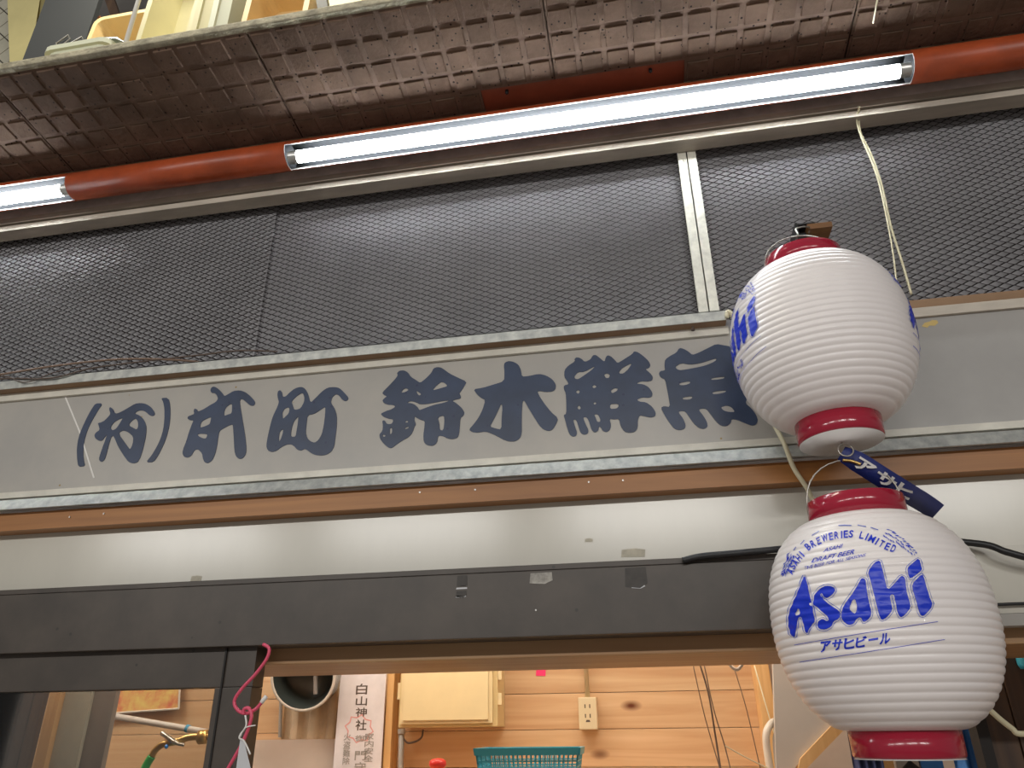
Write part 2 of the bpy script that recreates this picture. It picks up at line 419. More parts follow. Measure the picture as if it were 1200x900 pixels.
# orange pipe with the two light cut-outs, made as the shell of one pipe
PY, PZ, PR, PT = 1.090, CAMZ+1.093, 0.030, 0.0025
def xat(px, py, Y=PY): return at(px, py, Y).x
cuts = [(xat(341, 187)-1.225-0.40, xat(88, 218)), (xat(340, 187), xat(1066, 84))]
cuts[0] = (cuts[0][1]-(cuts[1][1]-cuts[1][0]), cuts[0][1])
def arc(a0, a1, r, n): return [(PY+r*math.cos(a0+(a1-a0)*k/n), PZ+r*math.sin(a0+(a1-a0)*k/n)) for k in range(n+1)]
pipe = thing('light_cover_pipe', ((X0+X1)/2, PY, PZ-PR), 'long orange plastic pipe cut open around the tube lights', 'pipe')
def ring_shell(x0, x1, a0, a1, n):
    mb = MB(); o = arc(a0, a1, PR, n); i = arc(a0, a1, PR-PT, n)
    full = abs(a1-a0) > 2*PI-0.01
    V = [(x, y, z) for x in (x0, x1) for y, z in o] + [(x, y, z) for x in (x0, x1) for y, z in i]
    k = n+1; F = []; mi = []
    for q in range(n):
        F.append((q, q+1, k+q+1, k+q)); mi.append(0)
        F.append((2*k+q, 3*k+q, 3*k+q+1, 2*k+q+1)); mi.append(1)
        F.append((q, 2*k+q, 2*k+q+1, q+1)); mi.append(2)
        F.append((k+q, k+q+1, 3*k+q+1, 3*k+q)); mi.append(2)
    if not full:
        F.append((0, k, 3*k, 2*k)); mi.append(2); F.append((n, 2*k+n, 3*k+n, k+n)); mi.append(2)
    mb.v = [Vector(p) for p in V]; mb.f = [list(f) for f in F]; mb.mi = mi
    return mb
bnd = [X0, cuts[0][0], cuts[0][1], cuts[1][0], cuts[1][1], X1]
for k in range(5):
    if k % 2 == 0: mb = ring_shell(bnd[k], bnd[k+1], 0, 2*PI, 40)
    else: mb = ring_shell(bnd[k], bnd[k+1], math.radians(-68), math.radians(173), 30)
    o = mb.build('pipe_section' if k % 2 == 0 else 'pipe_trough', ['pipe', 'pipe_in', 'edge'], pipe, smooth=False, fix=True)
    o.data.polygons.foreach_set('use_smooth', [p.material_index < 2 for p in o.data.polygons])
def light_tube(x0, x1, label):
    t = thing('fluorescent_tube', ((x0+x1)/2, PY, PZ-0.016), label, 'tube light', 'fluorescent tubes in the orange pipe')
    r = 0.0125; ty, tz = PY-0.005, PZ-0.0100
    MB().tube([(x0+0.018, ty, tz), (x1-0.018, ty, tz)], r, 20).build('glass_tube', 'tube', t, smooth=True)
    for a, b in ((x0+0.001, x0+0.0205), (x1-0.0205, x1-0.001)):
        MB().tube([(a, ty, tz), (b, ty, tz)], r+0.0006, 20).build('end_cap', 'tubeend', t)
    return t
light_tube(cuts[1][0], cuts[1][1], 'lit fluorescent tube spanning above the mesh panels and the sign')
light_tube(cuts[0][0], cuts[0][1], 'lit fluorescent tube at the far end past the plain orange pipe section')

# trim between pipe and mesh
zt = lambda k, Y: CAMZ+k*Y
struct(box((X0, 1.1402, zt(0.9435, 1.14)+0.0002), (X1, 1.222, CAMZ+1.125)).build('trim_3', mat('grey_trim', (0.66, 0.61, 0.58), 0.5, var=0.2, vscale=20)), 'grey dusty board between the orange pipe and the mesh')
struct(box((X0, 1.140, zt(0.931, 1.14)), (X1, 1.1755, zt(0.9435, 1.14))).build('trim_4', 'trim'), 'beige upper rail above the mesh panels')
struct(box((X0, 1.1415, zt(0.913, 1.1415)), (X1, 1.1755, zt(0.9245, 1.1415))).build('trim_5', 'trim'), 'beige lower rail along the top of the mesh panels')
struct(box((X0, 1.172, zt(0.9245, 1.1415)+0.0002), (X1, 1.1755, zt(0.931, 1.14)-0.0002)).build('trim_6', 'brownface'), 'brown groove between the two beige rails') if zt(0.931, 1.14)-zt(0.9245, 1.1415) > 0.001 else None

# ------------------------------------------------------------------ mesh panels
YM = 1.186
ztop = zt(0.9145, 1.168)-0.002
def xm(px, py): return at(px, py, YM).x
xa, xb, xc = xm(792, 185), xm(803, 175), xm(816, 167)
zb = H(403, YM)+0.0
def expanded(x0, x1, z0, z1, y):
    mb = MB(); L, Q = 0.0130, 0.00575; hw, th = 0.0018, 0.0009
    ni = int((x1-x0)/L); nj = int((z1-z0)/Q)
    for i in range(ni+1):
        for j in range(nj+1):
            if (i+j) % 2: continue
            for dj in (-1, 1):
                if not 0 <= j+dj <= nj: continue
                xA = x0+i*L; xB_ = min(xA+L, x1); zA = z0+j*Q; zB_ = z0+(j+dj)*Q
                e = 0.0018                                    # flat bond at the knots gives the lens-shaped holes
                pts = [(xA, zA), (xA+e, zA+dj*0.0003), (xB_-e, zB_-dj*0.0003), (xB_, zB_)]
                n = len(mb.v)
                for (x, z) in pts:
                    mb.v += [Vector((x, y-th*2, z-hw)), Vector((x, y+th, z+hw*0.9)), Vector((x, y+th*2, z+hw*0.5)), ]
                for s in range(3):
                    a = n+s*3; b = a+3
                    for k in range(3): mb.f.append([a+k, a+(k+1) % 3, b+(k+1) % 3, b+k]); mb.mi.append(0)
    return mb
def mesh_panel(x0, x1, z0, label, lstile, rstile, seams):
    t = thing('mesh_panel', ((x0+x1)/2, YM, z0), label, 'mesh panel')
    fy0, fy1 = YM-0.010, YM+0.004
    sw = 0.0165
    if lstile: box((x0, fy0, z0), (x0+sw, fy1, ztop)).build('stile', 'alu', t, bevel=0.0008)
    if rstile: box((x1-sw, fy0, z0), (x1, fy1, ztop)).build('stile', 'alu', t, bevel=0.0008)
    stuff(expanded(x0+(sw if lstile else 0), x1-(sw if rstile else 0), z0+0.006, ztop, YM).build('expanded_metal', 'meshmetal', t, fix=False))
    for (a, b, y) in seams:
        box((a, y, z0), (b, YM+0.030, ztop)).build('backing_board', 'backing', t)
    return t
xs = xm(318, 270)
mesh_panel(X0, xb-0.0012, zb-0.03, 'wide dark expanded metal panel between the tube lights and the sign', False, True, [(X0, xs, YM+0.009), (xs, xb-0.0012, YM+0.016)])
mesh_panel(xb+0.0012, X1, H(388, YM)-0.03, 'dark expanded metal panel with pale stile behind the upper lantern', True, False, [(xb+0.0012, X1, YM+0.014)])
M3 = H(400, YM)

# ------------------------------------------------------------------ shop sign
SXR = at(853, 385, 1.13).x
sign = thing('shop_sign', (-0.4, 1.155, H(557, 1.13)), 'long grey shop sign board with navy brush characters and galvanised frame', 'sign')
yl, yc, yf = 1.130, 1.1525, 1.158
z_gt, z_gb = H(387.5, yl), H(398.7, yl)
z_cb = H(415, yc)
z_fb = H(536.7, yf)
XL = X0
box((XL, yl, z_gb), (SXR, yl+0.0016, z_gt)).add(*[[(XL, yl, z_gt-0.0015), (SXR, yl, z_gt-0.0015), (SXR, 1.172, z_gt-0.0015), (XL, 1.172, z_gt-0.0015), (XL, yl, z_gt), (SXR, yl, z_gt), (SXR, 1.172, z_gt), (XL, 1.172, z_gt)], [(0,3,2,1),(4,5,6,7),(0,1,5,4),(1,2,6,5),(2,3,7,6),(3,0,4,7)]]).build('top_channel', 'galv', sign)
box((XL, yl+0.0016, z_gb), (SXR, yc, z_gb+0.006)).build('channel_underside', 'brownface', sign)
box((XL, yc-0.0015, z_cb), (SXR+0.004, yf, z_gb)).build('upper_strip', 'cream', sign, bevel=0.0006)
XJ = at(1000, 440, yf).x                                   # the plain end board begins behind the lantern
box((XL, yf, z_fb-0.01), (XJ, yf+0.006, z_gb)).build('face', 'signface', sign)
zl2 = H(543.2, yc)
box((XL, yc-0.002, zl2), (X1, yf+0.001, z_fb)).build('lower_strip', 'cream', sign, bevel=0.0006)
zg2a, zg2b = H(545, 1.140), H(557.5, 1.132)
MB().prof([(1.140, zg2a), (1.131, zg2b), (1.133, zg2b-0.001), (yf+0.01, zg2a-0.012), (yf+0.01, zg2a)], XL, X1).build('bottom_channel', 'galv', sign)
# plain end board beside the lanterns
ep = thing('sign_end_board', (0.75, yf, z_fb), 'plain grey sign end board with a peeled paint mark beside the upper lantern', 'sign')
ye = yf+0.002
zt_r = at(1100, 371, ye).z
box((XJ+0.001, ye, z_fb-0.008), (X1, ye+0.006, zt_r)).build('face', mat('end_board', (0.37, 0.355, 0.335), 0.4, var=0.10, vscale=4), ep)
box((XJ+0.001, ye-0.006, zt_r), (X1, ye+0.006, zt_r+0.017)).build('edge_strip', 'trim', ep, bevel=0.001)
box((XJ+0.001, ye-0.002, zt_r+0.0171), (X1, ye+0.012, zt_r+0.034)).build('wood_edge', 'brownface', ep)
pe = at(1090, 380, ye)
MB().slab([(pe.x+a*1.5, ye-0.0004, pe.z+b*1.2) for a, b in ((-.009, -.002), (-.005, .003), (0, .004), (.003, .006), (.008, .005), (.0085, .001), (.004, -.003), (-.001, -.002), (-.004, -.005))], (0, 0.0003, 0)).build('peeled_mark', 'leaf', ep)

G = []
def glyph(ox, oy, sc_, outer, holes=()):
    G.append(([(ox+x/sc_, oy+y/sc_) for x, y in outer], [[(ox+x/sc_, oy+y/sc_) for x, y in h] for h in holes]))
glyph(80, 450, 7.5, [(243,172),(305,172),(262,235),(215,315),(175,395),(150,470),(137,540),(133,620),(140,680),(150,722),(92,730),(82,670),(78,590),(85,510),(105,435),(135,365),(175,280),(210,220)])
glyph(80, 450, 7.5, [(818,125),(882,123),(898,190),(900,280),(890,370),(868,460),(835,545),(795,625),(752,688),(685,690),(735,630),(780,555),(815,480),(838,400),(848,310),(848,220),(838,160)])
glyph(80, 450, 7.5, [(368,203),(395,220),(410,255),(430,262),(480,240),(540,205),(590,175),(640,168),(690,178),(730,205),(755,240),(765,265),(750,283),(720,278),(690,250),(655,232),(610,238),(585,262),(625,275),(660,305),(685,355),(690,410),(680,480),(660,570),(635,650),(610,690),(570,700),(530,685),(490,630),(440,550),(412,480),(398,455),(380,465),(360,530),(340,610),(320,670),(295,687),(275,675),(275,645),(300,570),(330,490),(345,440),(325,465),(300,500),(270,500),(240,480),(232,450),(250,425),(280,405),(270,365),(262,345),(290,340),(320,325),(350,295),(375,265),(362,225)],
  [[(372,385),(400,340),(450,310),(485,300),(460,340),(425,395),(390,410)],[(530,362),(560,325),(595,303),(615,330),(618,375),(605,403),(570,385)],[(450,425),(490,408),(530,425),(575,465),(570,530),(545,580),(520,545),(480,490),(455,455)]])
glyph(200, 440, 7.5, [(350,130),(365,102),(390,100),(425,122),(455,155),(475,185),(510,165),(555,138),(610,132),(660,148),(705,185),(740,225),(745,250),(725,270),(695,262),(660,230),(630,208),(610,215),(612,260),(625,340),(640,430),(658,540),(668,640),(662,695),(635,730),(600,735),(575,710),(562,660),(558,570),(550,440),(540,432),(505,445),(460,470),(430,490),(420,540),(408,630),(390,700),(365,750),(330,773),(300,765),(285,730),(280,690),(255,660),(230,648),(205,665),(185,705),(150,725),(118,715),(105,685),(115,640),(140,580),(160,510),(185,440),(205,395),(170,395),(150,380),(155,362),(185,350),(210,340),(205,310),(212,292),(235,300),(240,320),(290,300),(350,262),(400,235),(420,205),(405,170),(385,155),(362,155)],
  [[(262,440),(275,405),(320,380),(360,365),(352,405),(345,430),(300,450),(262,460)],[(235,518),(270,512),(328,518),(315,555),(290,555),(250,538)],[(470,330),(485,285),(520,255),(542,252),(542,295),(538,335),(505,345),(475,358)]])
glyph(300, 440, 7.5, [(190,175),(195,140),(215,130),(230,150),(238,190),(262,188),(300,150),(345,115),(400,100),(435,118),(460,165),(480,245),(530,195),(590,135),(635,108),(690,103),(735,112),(775,150),(815,195),(808,218),(785,228),(760,215),(730,175),(700,165),(670,195),(658,240),(690,285),(712,350),(712,440),(700,540),(690,620),(665,670),(620,698),(570,706),(515,698),(480,680),(450,655),(425,645),(400,663),(365,655),(340,625),(310,605),(270,608),(225,630),(180,665),(140,675),(105,660),(92,620),(105,540),(125,450),(150,360),(185,290),(205,235),(195,205)],
  [[(312,232),(350,190),(410,150),(428,190),(425,235),(395,290),(360,303),(335,300),(325,265)],[(232,330),(250,295),(285,280),(298,295),(290,335),(260,365),(238,385)],[(375,360),(370,420),(358,490),(350,540),(310,540),(308,500),(325,430),(345,390)],[(243,475),(235,520),(218,565),(205,585),(202,545),(210,500),(225,480)],[(455,350),(510,340),(560,310),(612,272),(610,340),(598,440),(580,520),(550,570),(518,593),(480,580),(450,550),(438,500),(445,430)]])
glyph(435, 420, 7.5, [(100,300),(160,240),(220,175),(235,150),(228,130),(250,110),(290,107),(325,125),(350,165),(400,195),(432,218),(480,180),(530,130),(548,90),(580,78),(615,82),(650,105),(690,135),(760,170),(840,205),(820,245),(790,290),(775,310),(790,335),(785,355),(740,364),(712,374),(750,395),(800,440),(820,475),(815,500),(785,525),(780,590),(775,660),(760,700),(715,712),(670,705),(635,685),(600,680),(588,690),(580,740),(555,765),(520,770),(480,758),(462,730),(460,670),(470,600),(472,550),(430,540),(395,520),(385,510),(380,540),(395,580),(380,605),(365,650),(335,690),(290,715),(240,745),(180,792),(150,785),(110,750),(80,710),(72,670),(100,640),(105,590),(98,550),(120,545),(140,580),(180,578),(195,555),(190,535),(150,530),(110,515),(82,490),(130,465),(180,450),(215,425),(195,410),(150,408),(112,395),(100,370),(120,350),(140,335),(105,318)],
  [[(265,305),(280,275),(310,262),(332,280),(300,298)],[(398,285),(420,300),(442,315),(425,330),(405,310)],[(535,285),(580,235),(615,208),(645,215),(675,245),(620,262)],[(585,520),(640,500),(645,560),(635,635),(605,632),(600,570)],[(315,393),(345,375),(390,385),(430,405),(490,402),(560,390),(640,374),(692,371),(640,392),(560,408),(490,432),(440,452),(425,456),(410,430),(380,405),(350,395)],[(165,615),(185,610),(185,660),(165,670)],[(305,550),(325,550),(325,565),(300,565)],[(300,610),(330,600),(330,615),(295,625)],[(103,670),(127,675),(122,692),(103,687)]])
glyph(545, 415, 7.5, [(342,100),(352,75),(385,62),(430,70),(470,95),(492,140),(500,200),(560,195),(650,175),(715,190),(770,225),(800,270),(795,310),(770,330),(710,335),(660,325),(635,330),(660,380),(700,440),(760,515),(820,565),(800,620),(770,665),(735,678),(690,665),(650,625),(610,560),(560,480),(520,405),(505,420),(500,500),(498,600),(500,700),(480,745),(440,768),(390,770),(330,750),(250,705),(180,680),(110,692),(60,685),(35,665),(75,620),(120,560),(155,490),(180,405),(140,385),(105,355),(75,310),(150,300),(250,270),(345,240),(348,160)],
  [[(322,430),(330,480),(322,560),(320,665),(270,655),(218,638),(250,580),(285,510)]])
glyph(650, 400, 6.923, [(160,145),(180,130),(215,140),(245,170),(290,150),(310,115),(335,112),(370,140),(405,170),(415,130),(430,115),(455,122),(490,155),(510,180),(560,150),(630,105),(645,82),(680,92),(730,130),(765,165),(778,195),(768,215),(735,228),(775,260),(798,290),(790,320),(750,328),(700,325),(660,345),(720,350),(765,375),(795,420),(790,450),(760,460),(710,455),(665,475),(690,492),(740,495),(790,530),(822,580),(815,610),(780,620),(730,610),(690,600),(675,640),(675,700),(655,735),(610,745),(565,735),(535,690),(522,630),(480,635),(445,630),(458,680),(450,720),(420,740),(390,728),(375,700),(360,690),(355,725),(330,742),(305,730),(290,690),(275,640),(255,615),(230,620),(255,680),(275,720),(270,750),(240,760),(210,745),(195,700),(180,650),(165,635),(150,640),(165,690),(183,740),(175,770),(145,775),(120,755),(100,700),(85,640),(72,600),(95,590),(95,500),(90,420),(75,390),(75,360),(115,350),(100,320),(78,290),(80,235),(110,200),(165,165)],
  [[(160,285),(190,250),(240,250),(335,198),(300,235),(230,285),(190,310),(165,305)],[(400,272),(425,260),(450,275),(440,300),(415,300)],[(522,250),(550,215),(630,175),(600,225),(560,262),(530,265)],[(172,410),(190,395),(207,410),(190,430)],[(303,370),(322,353),(342,370),(320,384)],[(183,540),(198,518),(215,545),(198,557)],[(455,400),(485,380),(515,385),(505,405),(465,425)],[(313,505),(328,493),(340,505),(325,517)],[(450,510),(515,508),(520,530),(500,548),(450,550)],[(320,595),(350,592),(370,630),(370,655),(345,655),(335,625)]])
glyph(765, 395, 6.923, [(95,220),(100,185),(140,155),(190,130),(215,90),(250,97),(290,120),(320,148),(370,130),(450,90),(515,58),(580,70),(630,78),(665,180),(690,280),(720,360),(755,450),(768,490),(750,540),(800,580),(840,635),(853,680),(835,715),(800,720),(750,700),(690,675),(640,665),(632,700),(600,725),(555,722),(515,690),(470,630),(435,585),(400,580),(370,590),(410,640),(440,690),(445,730),(415,748),(375,740),(330,700),(295,650),(265,605),(230,600),(205,610),(245,660),(268,715),(260,745),(220,758),(175,748),(130,690),(95,635),(65,575),(90,562),(140,570),(130,500),(115,420),(100,345),(65,330),(48,300),(60,278),(100,272),(95,245)],
  [[(178,245),(230,212),(300,225),(380,215),(460,190),(520,172),(505,200),(430,232),(350,250),(270,265),(210,272)],[(215,375),(300,358),(303,378),(260,392),(218,392)],[(245,490),(320,480),(318,500),(290,510),(242,508)],[(475,335),(580,320),(580,338),(520,348),(475,350)],[(485,445),(590,432),(595,448),(540,462),(485,466)],[(550,570),(600,555),(640,570),(668,610),(620,610),(575,600)]])
for k, (outer, holes) in enumerate(G):
    loops = [chaikin(outer)] + [chaikin(h) for h in holes]
    loops = [[(at(x, y, yf).x, at(x, y, yf).z) for x, y in lp] for lp in loops]
    vs2, fs = flat_mesh(loops)
    mb = MB().add([(v.x, yf-0.0012, v.y) for v in vs2], fs)
    for lp in loops:
        n = len(lp)
        mb.add([(x, yf-0.0012, z) for x, z in lp]+[(x, yf+0.0002, z) for x, z in lp], [(i, (i+1) % n, n+(i+1) % n, n+i) for i in range(n)])
    mb.build('parenthesis' if k < 2 else 'character', 'navy', sign, fix=False)
def ribbon_px(pts, hw, Y, th, dx=(1, 0)):
    a = [at(x, y, Y) for x, y in pts]
    return MB().slab([p+Vector((-hw, 0, 0)) for p in a]+[p+Vector((hw, 0, 0)) for p in a[::-1]], (0, th, 0))
ribbon_px([(74, 459), (93, 505), (110, 560)], 0.0017, yf-0.0006, 0.0005).build('crack', 'labelwhite', sign)
for px, py, r in ((215, 437, .0035), (812, 386, .0035)):
    q = at(px, py, yl+0.012); MB().lathe([(r, q.z-0.003), (r*0.6, q.z+0.004)], q.x, yl+0.010, 8).build('screw', 'ink', sign)
# cables lying along the top of the sign
for pts, r in (([(-60, 449, 1.128), (0, 439, 1.127), (70, 428, 1.128), (140, 421, 1.127), (200, 421.5, 1.129), (240, 425, 1.135)], .0022),
               ([(-60, 452, 1.127), (0, 444, 1.127), (60, 443, 1.125), (105, 432, 1.127), (160, 424.5, 1.127), (235, 416, 1.129), (280, 411, 1.129), (325, 412, 1.135)], .0017),
               ([(-60, 455, 1.125), (0, 441, 1.126), (30, 448, 1.124), (65, 436, 1.127), (100, 429, 1.130)], .0012)):
    tag(MB().tube(pxc(pts), r, 8).build('cable', 'cordbrown' if r > .002 else 'ink', smooth=True),
        {.0022: 'thick brown cable lying along the top edge of the sign', .0017: 'thin dark cable running along the sign top under the mesh', .0012: 'thin black wire drooping over the galvanised sign edge'}[r], 'cable')

# ------------------------------------------------------------------ wood moulding, white board, header
yw = 1.142
zw0, zw1 = H(585.5, yw), zg2b-0.0016
zwm = zw0+(zw1-zw0)*0.62
mold = MB().prof([(yw, zw0), (yw, zwm), (yw+0.008, zwm+0.002), (yw+0.008, zw1), (1.1712, zw1), (1.1712, zw0)], XL, X1)
mo = tag(mold.build('wood_moulding', 'wood'), 'brown stained wood moulding under the sign', 'moulding')
for px, py in ((82, 606), (122, 602), (492, 577), (557, 574), (690, 565), (730, 563)):
    q = at(px, py, yw); MB().tube([(q.x, yw+0.001, q.z), (q.x, yw-0.0012, q.z)], 0.0016, 8).build('nail', 'steel', mo)
ywp = 1.172
zp0 = H(664, ywp)-0.004
wb = tag(MB().slab([(XL, ywp, zp0), (X1, ywp, zp0), (X1, ywp, zw0+0.004), (XL, ywp, zw0+0.004)], (0, 0.012, 0)).build('white_board', 'white'), 'glossy off-white board between the wood moulding and the dark header', 'board')
for k, (px, py, wd, hg) in enumerate(((230, 678, 16, 8), (742, 648, 30, 11), (690, 633, 10, 5))):
    q = at(px, py, ywp)
    MB().slab([(q.x+(a-.5)*wd*.00128, ywp-0.0005, q.z+(b-.5)*hg*.00128) for a, b in ((0, 0.1), (.95, 0), (1, .8), (.6, 1), (.05, .9))], (0, 0.0004, 0)).build('tape_residue', mat('tape_residue', (0.50, 0.46, 0.36), 0.5, var=0.2, vscale=60), wb)
yh = 1.146
XH = at(1010, 700, yh).x
hd = thing('door_header', (-0.5, yh, H(746, yh)), 'dark bronze door header with old tape pieces below the white board', 'door header')
box((XL, yh+0.004, H(669, yh)), (XH, 1.2, H(662.5, yh))).build('top_rail', 'header', hd, bevel=0.0008)
box((XL, yh, H(746.7, yh)), (XH, 1.2, H(670, yh))).build('fascia', 'header', hd, bevel=0.001)
def tape(px, py, wd, hg, m, sk=0.0):
    q = at(px, py, yh); w_ = wd*.00128/2; h_ = hg*.00128/2
    MB().slab([(q.x-w_, yh-0.0006, q.z-h_), (q.x+w_*0.3, yh-0.0010, q.z-h_*(1+sk)), (q.x+w_, yh-0.0006, q.z-h_*(0.9-sk)), (q.x+w_*0.95, yh-0.0006, q.z+h_), (q.x-w_*0.9, yh-0.0006, q.z+h_*0.95)], (0, 0.0005, 0)).build('tape_piece', m, hd)
tape(541.5, 680.5, 13, 13, 'tapedark'); tape(541, 689.5, 14, 2, 'clear'); tape(540.5, 696, 13, 7, 'tapedark', .4); tape(540, 699, 13, 2, 'clear', .6)
tape(634, 677, 28, 12, 'tape', .3); tape(745, 676, 26, 22, 'tapedark', .2); tape(748, 687.5, 16, 2.4, 'clear', 1.0)
q = at(628, 715, yh); MB().tube([(q.x, yh+.001, q.z), (q.x, yh-.001, q.z)], 0.0014, 8).build('screw', 'labelwhite', hd)
# lintel beam behind the header
yb = 1.206
zb0 = H(771, yb)
tag(box((XL, yb, zb0), (X1, 1.46, min(zb0+0.09, H(702, YW)))).build('lintel_beam', 'beam', bevel=0.002), 'wide wooden lintel beam inside behind the dark header', 'beam')
# cables over the board beside the lanterns
tag(MB().tube(pxc([(800, 657, 1.1405), (822, 652, 1.1395), (860, 648.5, 1.139), (930, 642, 1.139), (1040, 631, 1.155), (1145, 637, 1.150), (1180, 647, 1.142), (1215, 656, 1.14), (1300, 672, 1.145), (1450, 690, 1.155), (1650, 690, 1.16)]), 0.0050, 10).build('cable', 'cordblack', smooth=True), 'thick black cable passing behind the lower lantern over the white board', 'cable')
tag(MB().tube(pxc([(1090, 712, 1.163), (1180, 708, 1.163), (1300, 704, 1.163), (1650, 690, 1.163)]), 0.0022, 8).build('cable', 'cordblack', smooth=True), 'thin black cable under the thick one beside the lower lantern', 'cable')
# lower board strip right of the header
zr = at(1180, 719, ywp).z
tag(box((XH+0.001, ywp-0.002, zr), (X1, ywp+0.010, zp0-0.0005)).build('white_board_extension', 'white'), 'off-white lower board strip beside the lower lantern past the header end', 'board')
tag(box((XH+0.001, ywp-0.004, at(1180, 734, ywp).z), (X1, ywp+0.020, zr-0.0005)).build('grey_rail', 'conduit', bevel=0.001), 'narrow grey rail under the white board strip beside the lower lantern', 'rail')

# ------------------------------------------------------------------ lanterns
KS = 0.985
LX, LY = 0.282*KS, 1.030*KS
NR = 27
def rprof(t, R, rc):                             # t from -1 (bottom) to 1 (top)
    e = 2.35 if t > 0 else 2.15
    return rc+(R-rc)*(max(0.0, 1-abs(t)**e))**(1/1.68)
class Lantern:
    def __init__(s, zb, zt_, R, rc, rot):
        s.zb, s.zt, s.R, s.rc, s.rot = zb, zt_, R, rc, rot
    def rad(s, z):
        t = 2*(z-s.zb)/(s.zt-s.zb)-1
        r = rprof(max(-1, min(1, t)), s.R, s.rc)
        ph = (t+1)/2*NR
        return r + 0.0014*(abs(math.sin(PI*ph))**0.8) - 0.0004
    def hit(s, px, py):
        d = ray(px, py).normalized(); c = Vector((LX, LY)); lo = None
        k = 0.70
        while k < 1.45:
            p = EYE+d*k
            if s.zb <= p.z <= s.zt and (Vector((p.x, p.y))-c).length <= rprof(2*(p.z-s.zb)/(s.zt-s.zb)-1, s.R, s.rc)+0.0005:
                return math.atan2(p.y-LY, p.x-LX), (p.z-s.zb)/(s.zt-s.zb)
            k += 0.0012
        return None
    def pos(s, a, u, off): 
        z = s.zb+u*(s.zt-s.zb); r = s.rad(z)+off
        return Vector((LX+r*math.cos(a), LY+r*math.sin(a), z))
low = Lantern(CAMZ-0.001*KS, CAMZ+0.250*KS, 0.1285*KS, 0.0600*KS, 0.0)
upp = Lantern(CAMZ+0.391*KS, CAMZ+0.641*KS, 0.1255*KS, 0.0560*KS, math.radians(-61))

# artwork of the print, in picture pixels of the lower lantern, carried to (angle, height) on its skin
ART = []                                         # (verts px, faces, material)
def art(vs_, fs, m): ART.append((vs_, fs, m))
Z8 = lambda pts: [(900+x/5, 600+y/5) for x, y in pts]
def art_poly(outer, holes=(), m='blue', smooth=True):
    lp = [Z8(outer)]+[Z8(h) for h in holes]
    if smooth: lp = [chaikin(l) for l in lp]
    v, f = flat_mesh(lp); art([(p.x, p.y) for p in v], f, m)
LET = [
 ([(218,366),(235,420),(250,500),(268,580),(282,640),(262,660),(242,690),(235,714),(222,697),(212,650),(200,610),(176,625),(172,680),(160,738),(140,720),(125,680),(122,630),(130,580),(150,530),(175,480),(195,430)], [[(163,592),(186,560),(196,598),(172,610)]]),
 ([(268,522),(278,482),(305,450),(345,432),(385,438),(398,460),(380,485),(350,505),(332,500),(320,472),(308,487),(325,510),(365,545),(415,575),(430,600),(418,628),(385,640),(375,672),(340,690),(305,685),(292,665),(300,640),(325,625),(350,642),(364,630),(345,605),(300,565),(272,545)], []),
 ([(550,388),(572,395),(577,440),(590,520),(608,590),(600,620),(560,650),(545,615),(520,627),(505,655),(475,665),(440,640),(430,600),(445,550),(480,500),(515,450),(540,405)], [[(490,525),(512,507),(526,560),(514,598),(495,588),(478,568)]]),
 ([(585,350),(620,300),(655,282),(668,330),(685,400),(700,460),(740,420),(780,372),(800,385),(805,440),(825,520),(835,560),(800,605),(775,620),(757,590),(747,530),(735,480),(712,490),(722,540),(730,575),(695,620),(665,635),(650,600),(635,540),(615,460),(600,400)], []),
 ([(812,330),(850,295),(880,270),(900,330),(890,350),(830,395),(820,370)], []),
 ([(838,425),(900,360),(915,400),(940,490),(962,550),(930,590),(905,612),(885,600),(870,540),(850,470)], []),
]
def art_line(pts, wd, m='blue', closed=False):
    P = [Vector(p) for p in pts]; n = len(P); v = []; f = []
    for i, p in enumerate(P):
        t = (P[(i+1) % n]-P[i-1]) if closed else (P[min(i+1, n-1)]-P[max(i-1, 0)])
        t.normalize(); nn = Vector((-t.y, t.x))*wd/2
        v += [p+nn, p-nn]
    for i in range(n if closed else n-1):
        j = (i+1) % n; f.append([2*i, 2*i+1, 2*j+1, 2*j])
    art([(a.x, a.y) for a in v], f, m)
for outer, holes in LET:
    art_poly(outer, holes)
    P = [Vector(p) for p in Z8(outer)]; n = len(P)
    ar = sum(P[i].x*P[(i+1) % n].y-P[(i+1) % n].x*P[i].y for i in range(n))
    off = []
    for i in range(n):
        t = (P[(i+1) % n]-P[i-1]).normalized(); nn = Vector((t.y, -t.x))*(1 if ar > 0 else -1)
        off.append(P[i]+nn*2.0)
    art_line(chaikin([(p.x, p.y) for p in off]), 0.55, 'bluepale', True)
def art_text(txt, origin, xv, yv, m='blue', bold=0.0, shear=0.0):
    v, f = text_mesh(txt, bold, shear)
    o = Vector(origin); xv = Vector(xv); yv = Vector(yv)
    art([tuple(o+xv*a+yv*b) for a, b in v], f, m)
kat = 'アサヒビール'
cw = (83/6)
for k, ch in enumerate(kat):
    o = Vector((961.5, 765.0)) + Vector((83, -11))*(k/6)
    hh = 13.0
    if ch == 'ー': art_text(ch, o+Vector((1, -6.2)), (cw*0.82, -1.7), (0, -2.6), bold=0.03)
    else: art_text(ch, o, (cw*0.88, -1.5), (1.0, -hh), bold=0.03)
art_line(Z8([(155,780),(400,738),(700,688),(990,643)]), 0.55)
art_line(Z8([(187,880),(500,833),(800,785),(1030,748)]), 0.55)
AL = [('A',135,348),('S',148,320),('A',163,295),('H',183,270),('I',201,248),('B',236,205),('R',266,187),('E',297,170),('W',334,154),('E',370,144),('R',402,137),('I',431,134),('E',456,131),('S',486,129),('L',549,136),('I',577,146),('M',607,158),('I',637,172),('T',663,186),('E',697,202),('D',731,214)]
